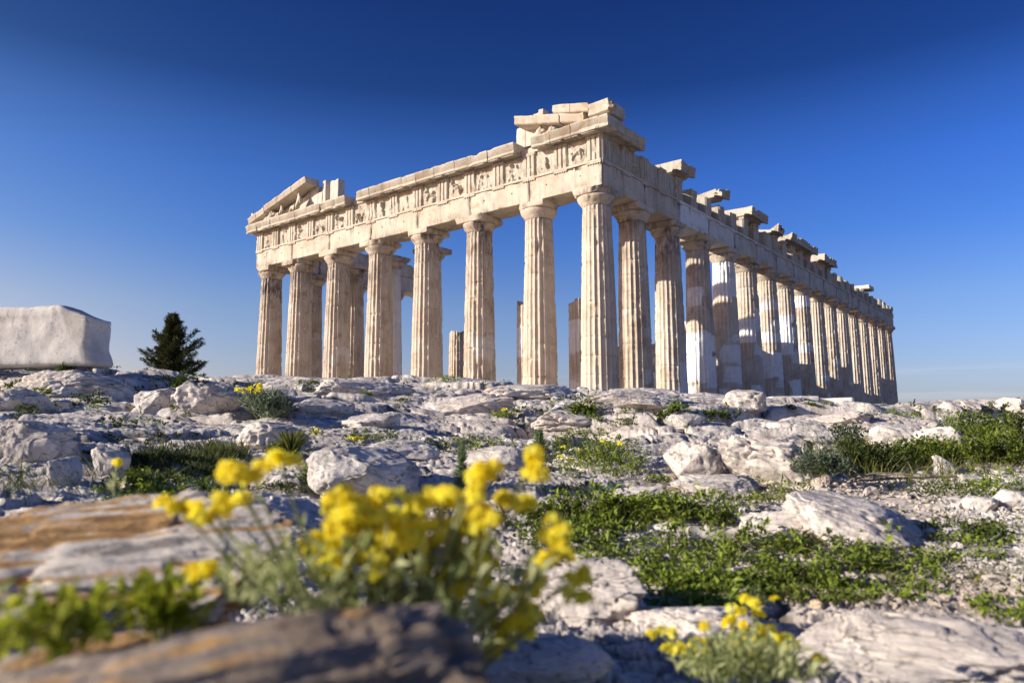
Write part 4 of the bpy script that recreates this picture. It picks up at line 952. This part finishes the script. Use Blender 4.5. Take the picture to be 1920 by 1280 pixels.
def flowering(name, label, px, py, d0, heads, leaves, dist=None, headr=.0095, nfl=30, fl=.0068, group=None, stemr=.0012, jitter=.05, leafmat_=None):
    t, base, d = plant(name, label, 'flowering plant', px, py, dist, group); base = np.array(base)
    g0 = Geo()
    for (hx, hy, sc_) in heads:
        dd = d*(1+rng.uniform(-jitter, jitter)); hp = rel(hx, hy, dd)[0]-base
        rt = np.array([hp[0]*.35+rng.normal(0, .1*abs(hp[2])), hp[1]*.35+rng.normal(0, .1*abs(hp[2])), min(-.0, hp[2]-.02)])
        s0 = np.array([hp[0]*.3, hp[1]*.3, min(0, hp[2]-.3*np.linalg.norm(hp[:2])-.03)])
        mid = (s0+hp)/2+rng.normal(0, .006, 3)+[0, 0, -.1*abs(hp[2])]
        tt = np.linspace(0, 1, 9)[:, None]; pts = s0*(1-tt)**2+2*mid*tt*(1-tt)+hp*tt**2
        V, F = tube(pts, stemr); Geo().add(V, F, tone=rng.uniform(.3, .9)).build('stem', M_STEM, t)
        fo = flower_geo(hp, headr*sc_, int(nfl*sc_), fl=fl).build('flower_head', M_PETAL, t, smooth=False)
        # leaves up the stem
        nl = 7; q_ = rng.uniform(.25, .93, nl)[:, None]; lp = s0*(1-q_)**2+2*mid*q_*(1-q_)+hp*q_**2
        V, F, tn = leaf_geo(lp, rdir(nl, .5), rdir(nl, .8), headr*rng.uniform(.9, 1.7, nl), headr*.36, rng.uniform(.2, 1, nl)); g0.add(V, F, tone=tn)
    g = g0
    for (lx, ly, rx, ry, n, lpx) in leaves:
        qx, qy = ell(lx, ly, rx, ry, n); dd = d*(1+rng.uniform(-.1, .1, n)); lp = np.concatenate([rel(np.array([a]), np.array([b]), c) for a, b, c in zip(qx, qy, dd)])-base
        dirs = rdir(n, .5); V, F, tn = leaf_geo(lp, dirs, rdir(n, .7), lpx*d/FPX*rng.uniform(.6, 1.3, n), lpx*d/FPX*.24*rng.uniform(.7, 1.3, n), rng.random(n)); g.add(V, F, tone=tn)
    g.build('foliage', leafmat_ or M_GREY, t, smooth=False)
    return t
near = [(470, 885, 1.1), (445, 900, .8), (525, 868, 1.), (400, 962, 1.2), (375, 958, .8), (330, 948, .7), (395, 1072, 1.), (455, 935, .5), (715, 942, .9), (778, 940, .8), (835, 938, 1.3), (862, 945, .9), (640, 945, .7), (630, 935, .6), (695, 992, .9), (735, 1000, 1.2), (775, 992, 1.2), (815, 1010, 1.1), (765, 1040, .9), (885, 998, 1.), (905, 1020, .9), (915, 978, .9), (915, 880, 1.1), (890, 885, .8), (1000, 872, 1.3), (985, 945, 1.2), (960, 940, .9), (1035, 1000, 1.1), (1055, 1020, .9), (1040, 1050, .9), (1068, 1090, 1.), (1075, 1115, .8), (855, 1105, 1.25), (975, 1110, 1.), (985, 1140, .9), (930, 1170, 1.), (965, 1180, .9), (700, 1040, .8), (620, 1010, .8), (590, 1020, .7)]
for hx, hy, _s in list(near):
    if 560 < hx < 960 and hy > 900: near.append((hx+rng.uniform(-34, 34), hy+rng.uniform(-10, 46), rng.uniform(.6, .95)))
for _k in range(26): near.append((rng.uniform(590, 930), rng.uniform(925, 1075), rng.uniform(.7, 1.2)))
for _k in range(7): near.append((rng.uniform(860, 1010), rng.uniform(1090, 1190), rng.uniform(.7, 1.1)))
flowering('flowering_plant', 'sprawling yellow-flowered plant close to the camera, out of focus', 720, 1215, .62, near,
          [(740, 1130, 190, 90, 210, 60), (480, 1090, 70, 50, 90, 50), (640, 1060, 110, 60, 80, 56), (900, 1110, 110, 80, 70, 50), (830, 1200, 110, 50, 80, 58), (560, 1130, 80, 40, 50, 50)], dist=.62)
flowering('flowering_plant', 'bushy yellow-flowered plant at the bottom edge, right of the middle', 1390, 1285, 1.08, [(1240, 1190, .8), (1262, 1218, .8), (1292, 1212, 1.), (1310, 1218, .8), (1375, 1147, .9), (1412, 1130, .9), (1422, 1152, .6), (1375, 1166, .8), (1432, 1182, 1.2), (1415, 1195, 1.), (1475, 1198, 1.), (1465, 1190, .8), (1405, 1222, 1.), (1395, 1215, .8), (1535, 1232, .6), (1318, 1172, .5), (1385, 1195, .8), (1440, 1205, .8)],
          [(1390, 1245, 95, 40, 420, 32), (1330, 1250, 60, 30, 160, 30), (1430, 1240, 70, 36, 160, 28), (1500, 1270, 60, 14, 80, 34)], dist=1.02, headr=.0115, nfl=22, fl=.0065)
flowering('flowering_plant', 'silvery shrub with two yellow flower heads beside the broad pale boulder', 495, 785, 9, [(482, 728, 1.2), (452, 730, 1.), (478, 738, .8)],
          [(500, 766, 30, 18, 700, 24), (520, 772, 24, 12, 300, 20), (468, 748, 24, 14, 120, 12)], headr=.05, nfl=18, fl=.03, stemr=.006, leafmat_=M_SILVER)
flowering('flowering_plant', 'leafy plant with small yellow heads in front of the shaded outcrop', 1140, 870, 5, [(1135, 827, .9), (1158, 833, .9), (1123, 846, .8), (1090, 845, .6), (1058, 838, .5), (1070, 862, .5), (1172, 850, .5), (1050, 855, .5)],
          [(1130, 855, 55, 22, 500, 12)], headr=.018, nfl=14, fl=.012, stemr=.003, leafmat_=M_HERB)
flowering('flowering_plant', 'single yellow flower on a thin stalk before the upright blocks on the left', 215, 905, 1.1, [(220, 868, .8)], [(214, 915, 14, 10, 16, 18)], dist=1.25, headr=.009, nfl=16, fl=.006)
flowering('flowering_plant', 'tiny yellow flower tuft on the middle terrace left of the pink dome', 945, 782, 8, [(946, 770, .9), (930, 776, .7)], [(942, 779, 22, 6, 120, 9)], headr=.03, nfl=12, fl=.025, stemr=.004, leafmat_=M_HERB)
flowering('flowering_plant', 'tiny yellow flower tuft above the big smooth grey boulder', 668, 826, 6, [(672, 822, .9), (664, 823, .6)], [(668, 825, 22, 5, 100, 8)], headr=.025, nfl=12, fl=.02, stemr=.003, leafmat_=M_HERB)
flowering('flowering_plant', 'yellow tuft beside the domed boulder by the grassy hollow', 592, 815, 5.5, [(591, 806, .9)], [(595, 815, 16, 8, 80, 10)], headr=.022, nfl=12, fl=.016, stemr=.003, leafmat_=M_HERB)
flowering('flowering_plant', 'low yellow-flowered weed among the stones behind the near flowers', 640, 965, 2.2, [(632, 938, .8), (655, 948, .7), (628, 958, .7), (668, 938, .6)], [(645, 965, 30, 12, 120, 12)], headr=.012, nfl=14, fl=.007, leafmat_=M_HERB)

def spike(label, px, py, top, w_, dist=None):
    t, base, d = plant('spurge', label, 'plant', px, py, dist); m = d/FPX; H_ = (py-top)*m
    V, F = tube([(0, 0, 0), (.02*H_, 0, H_*.5), (0, .0, H_)], [.004*d/4, .003*d/4, .002*d/4]); Geo().add(V, F, tone=.4).build('stem', M_STEM, t)
    n = 420; z = rng.random(n)**.8; a = rng.uniform(0, 2*np.pi, n); dirs = np.stack([np.cos(a), np.sin(a), .9+.5*z], 1)
    P = np.stack([np.zeros(n), np.zeros(n), z*H_], 1); V, F, tn = leaf_geo(P, dirs, rdir(n, .6), w_*m*(.6+.8*(1-z))*rng.uniform(.7, 1.2, n), w_*m*.14, np.clip(.3+.5*z+rng.normal(0, .15, n), 0, 1))
    Geo().add(V, F, tone=tn).build('foliage', leaf_blue, t, smooth=False)
leaf_blue = leafmat('blue_green_leaf', (.10, .15, .07), (.34, .42, .22), .45)
spike('blue-green spiky spurge stem left of the highest yellow flower heads', 866, 925, 832, 18)
spike('blue-green spiky spurge with a pale tip right of the pink dome', 1012, 868, 812, 18)

def shrub(label, px, py, wpx, hpx, mat, n=2500, lpx=8, kind='herb', name='shrub', cat='shrub', group='low shrubs among the rocks', dist=None):
    t, base, d = plant(name, label, cat, px, py, dist, group); m = d/FPX; W, H_ = wpx*m, hpx*m
    st = Geo()
    for k in range(9):
        a = rng.uniform(0, 2*np.pi); r_ = rng.uniform(.2, .8)
        V, F = tube([(0, 0, -.02), (math.cos(a)*W*.2*r_, math.sin(a)*W*.2*r_, H_*.45), (math.cos(a)*W*.45*r_, math.sin(a)*W*.45*r_, H_*.85)], [.008*W+.001, .006*W, .003*W], 5); st.add(V, F, tone=.3)
    st.build('stem', M_STEM, t)
    v = rng.normal(size=(n, 3)); v /= np.linalg.norm(v, axis=1)[:, None]; r_ = rng.random(n)**.45
    P = v*r_[:, None]*[W/2, W/2*.8, H_*.62]+[0, 0, H_*.42]; P *= (1+.3*fbm3(P/(W*.22)+px, 2, 5))[:, None]
    k = (P[:, 2] > -.05*H_) & (fbm3(P/(W*.13)+py, 2, 6) > -.35); P = P[k]; n = len(P)
    tn = np.clip(.35+.5*fbm3(P/(W*.15), 2, 7)+rng.normal(0, .15, n), 0, 1); g = Geo()
    if kind == 'herb': V, F, tt = leaf_geo(P, rdir(n, .3), rdir(n, .9), lpx*m*rng.uniform(.6, 1.4, n), lpx*m*.5, tn)
    else: V, F, tt = blade_geo(P*[.5, .5, .3], np.stack([P[:, 0]/W, P[:, 1]/W, .4+rng.random(n)*.8], 1), H_*rng.uniform(.35, 1., n), lpx*m*.18, tn)
    g.add(V, F, tone=tt).build('foliage', mat, t, smooth=False)
    return t
shrub('grey-green shrub with thin twigs in front of the large mottled outcrop', 1540, 892, 110, 40, M_SILVER, 2200, 8)
shrub('dark green shrub under the overhang, right of the grey-green one', 1620, 886, 120, 48, M_DARK, 4200, 7)
shrub('tall thin weedy shrub standing against the pale block above the dark one', 1590, 842, 60, 44, M_SILVER, 700, 8)
shrub('bright green mound left of the narrow leaning stone', 1735, 874, 110, 42, M_HERB, 3600, 7)
shrub('wide low green bush at the right edge of the photo', 1885, 868, 150, 50, M_HERB, 5500, 7)
shrub('spreading green bush just below the skyline stones on the right', 1850, 818, 140, 28, M_HERB, 3500, 6)
shrub('small dark tuft on the ridge below the sixth front column', 1090, 785, 60, 30, M_HERB, 1500, 6)
shrub('upright grassy clump right of the domed boulder', 545, 862, 50, 50, M_GRASS, 500, 12, kind='grass')
shrub('leafy rosette beside the big smooth grey boulder', 598, 918, 56, 40, M_HERB, 700, 14)
shrub('round dark bushlet growing on the blue-shaded rock at left', 122, 722, 38, 30, M_HERB, 900, 7)
shrub('dark green clump right of the lumpy brown-stained boulder', 338, 750, 36, 36, M_HERB, 900, 7)
shrub('blurred yellow-green clump in the lower left corner in front of the lichened rock', 110, 1215, 270, 80, M_LIME, 380, 34, dist=.56)
shrub('blurred light green clump left of the near yellow flowers', 300, 1185, 170, 74, M_LIME, 260, 34, dist=.6)
# dry twigs
t, base, d = plant('dry_twig_clump', 'long bare dry twigs sprawling in front of the dark shrub', 'dry plant', 1600, 905)
for k in range(9):
    a = rng.uniform(-.6, 1.); L = rng.uniform(.25, .5); pts = [(0, 0, 0), (L*.4*a, -.05, .1*rng.random()+.03), (L*a+.2, -.15*rng.random(), .03)]
    tt = np.linspace(0, 1, 8)[:, None]; P = np.array(pts); q_ = P[0]*(1-tt)**2+2*P[1]*tt*(1-tt)+P[2]*tt**2
    V, F = tube(q_@np.array([[RH[0], RH[1], 0], [FH[0], FH[1], 0], [0, 0, 1]]), .0035, 5); Geo().add(V, F).build('twig', plain('dry_twig', (.34, .28, .2)) if k == 0 else bpy.data.materials['dry_twig'], t)

# ---------------------------------------------------------------- conifer
dr = ray(318, 700)[0]; dT = 24.; tp = CAM+dr*(dT/math.hypot(dr[0], dr[1])); tp[2] = zat(tp[0], tp[1])[0]
tree = empty('conifer_tree', 'dark bushy conifer with a pointed top standing alone on the ridge at left', 'tree', tuple(tp))
topz = (CAM+ray(320, 583)[0]*(dT/math.hypot(*ray(320, 578)[0][:2])))[2]-tp[2]; Rm = 54*dT/FPX*.82
V, F = tube([(0, 0, -.1), (.02, 0, topz*.5), (.05, 0, topz*.97)], [.09, .06, .012], 8); Geo().add(V, F).build('trunk', M_BARK, tree)
br = Geo(); fo = Geo(); nb = 170
for k in range(nb):
    f = (k+.5)/nb; z0 = topz*(.03+.90*f); rr_ = Rm*min(1.0, (1-f)*1.4+.03)*rng.choice([.35, .6, .85, 1.15])*(1+.24*math.cos(k*2.4-2.2)+.16*math.sin(k*1.1)); a = k*2.4+rng.normal(0, .4)
    up = .30+.5*f+rng.uniform(0, .45); e = np.array([math.cos(a)*rr_, math.sin(a)*rr_, z0+rr_*up*.8]); s0 = np.array([.02, 0, z0]); md = (s0+e)/2+[0, 0, -.12*rr_]
    tt = np.linspace(0, 1, 7)[:, None]; pts = s0*(1-tt)**2+2*md*tt*(1-tt)+e*tt**2
    V, F = tube(pts, np.linspace(.018, .004, 7), 4); br.add(V, F)
    n = int(60+260*rr_/Rm); q_ = rng.random(n)[:, None]**.8; P = s0*(1-q_)**2+2*md*q_*(1-q_)+e*q_**2; ax = 2*(1-q_)*(md-s0)+2*q_*(e-md); ax /= np.linalg.norm(ax, axis=1)[:, None]
    side = rng.normal(0, 1, (n, 3)); P = P+side*.06*(1.3-q_)*np.array([1, 1, .7]); dirs = ax*1.1+side*.45+[0, 0, .25]
    V, F, tn = leaf_geo(P, dirs, rdir(n, .5), rng.uniform(.06, .13, n), .022, np.clip(rng.normal(.45, .3, n), 0, 1)); fo.add(V, F, tone=tn)
br.build('branches', M_BARK, tree); fo.build('crown', M_NEEDLE, tree, smooth=False)

# ---------------------------------------------------------------- gravel
px = np.concatenate([rng.uniform(1480, 1930, 9000), rng.uniform(1200, 1480, 1500), rng.uniform(880, 1930, 1200), rng.uniform(250, 420, 500), rng.uniform(0, 1930, 1800), rng.uniform(1900, 2270, 4000)])
py = np.concatenate([rng.uniform(880, 1150, 9000), rng.uniform(915, 960, 1500), rng.uniform(1040, 1270, 1200), rng.uniform(890, 910, 500), rng.uniform(705, 960, 1800), rng.uniform(870, 1300, 4000)])
p, d, cr, so_, ok = ground(px, py); k = ok & ((so_ > .25) | (rng.random(len(px)) < .12)); p = p[k]; m = d[k]/FPX; n = len(p)
bv, bf = cube_sphere(2); g = Geo(); sz = m*np.clip(rng.lognormal(1.15, .55, n), 1, 14)
jit = 1+.35*rng.normal(size=(n, len(bv), 1)); rot = rng.uniform(0, 2*np.pi, n); V = bv[None]*jit*np.stack([rng.uniform(.7, 1.3, n), rng.uniform(.6, 1.2, n), rng.uniform(.35, .8, n)], 1)[:, None]*sz[:, None, None]
V = np.stack([V[..., 0]*np.cos(rot)[:, None]-V[..., 1]*np.sin(rot)[:, None], V[..., 0]*np.sin(rot)[:, None]+V[..., 1]*np.cos(rot)[:, None], V[..., 2]], -1)+p[:, None]
F = (bf[None]+np.arange(n)[:, None, None]*len(bv)).reshape(-1, 4); g.add(V.reshape(-1, 3), F)
o = g.build('gravel', M_PEBBLE, smooth=False); tag(o, 'white gravel and stone chips strewn over the rock and the path', 'gravel', kind='stuff')
print('verts', sum(len(m.vertices) for m in bpy.data.meshes))
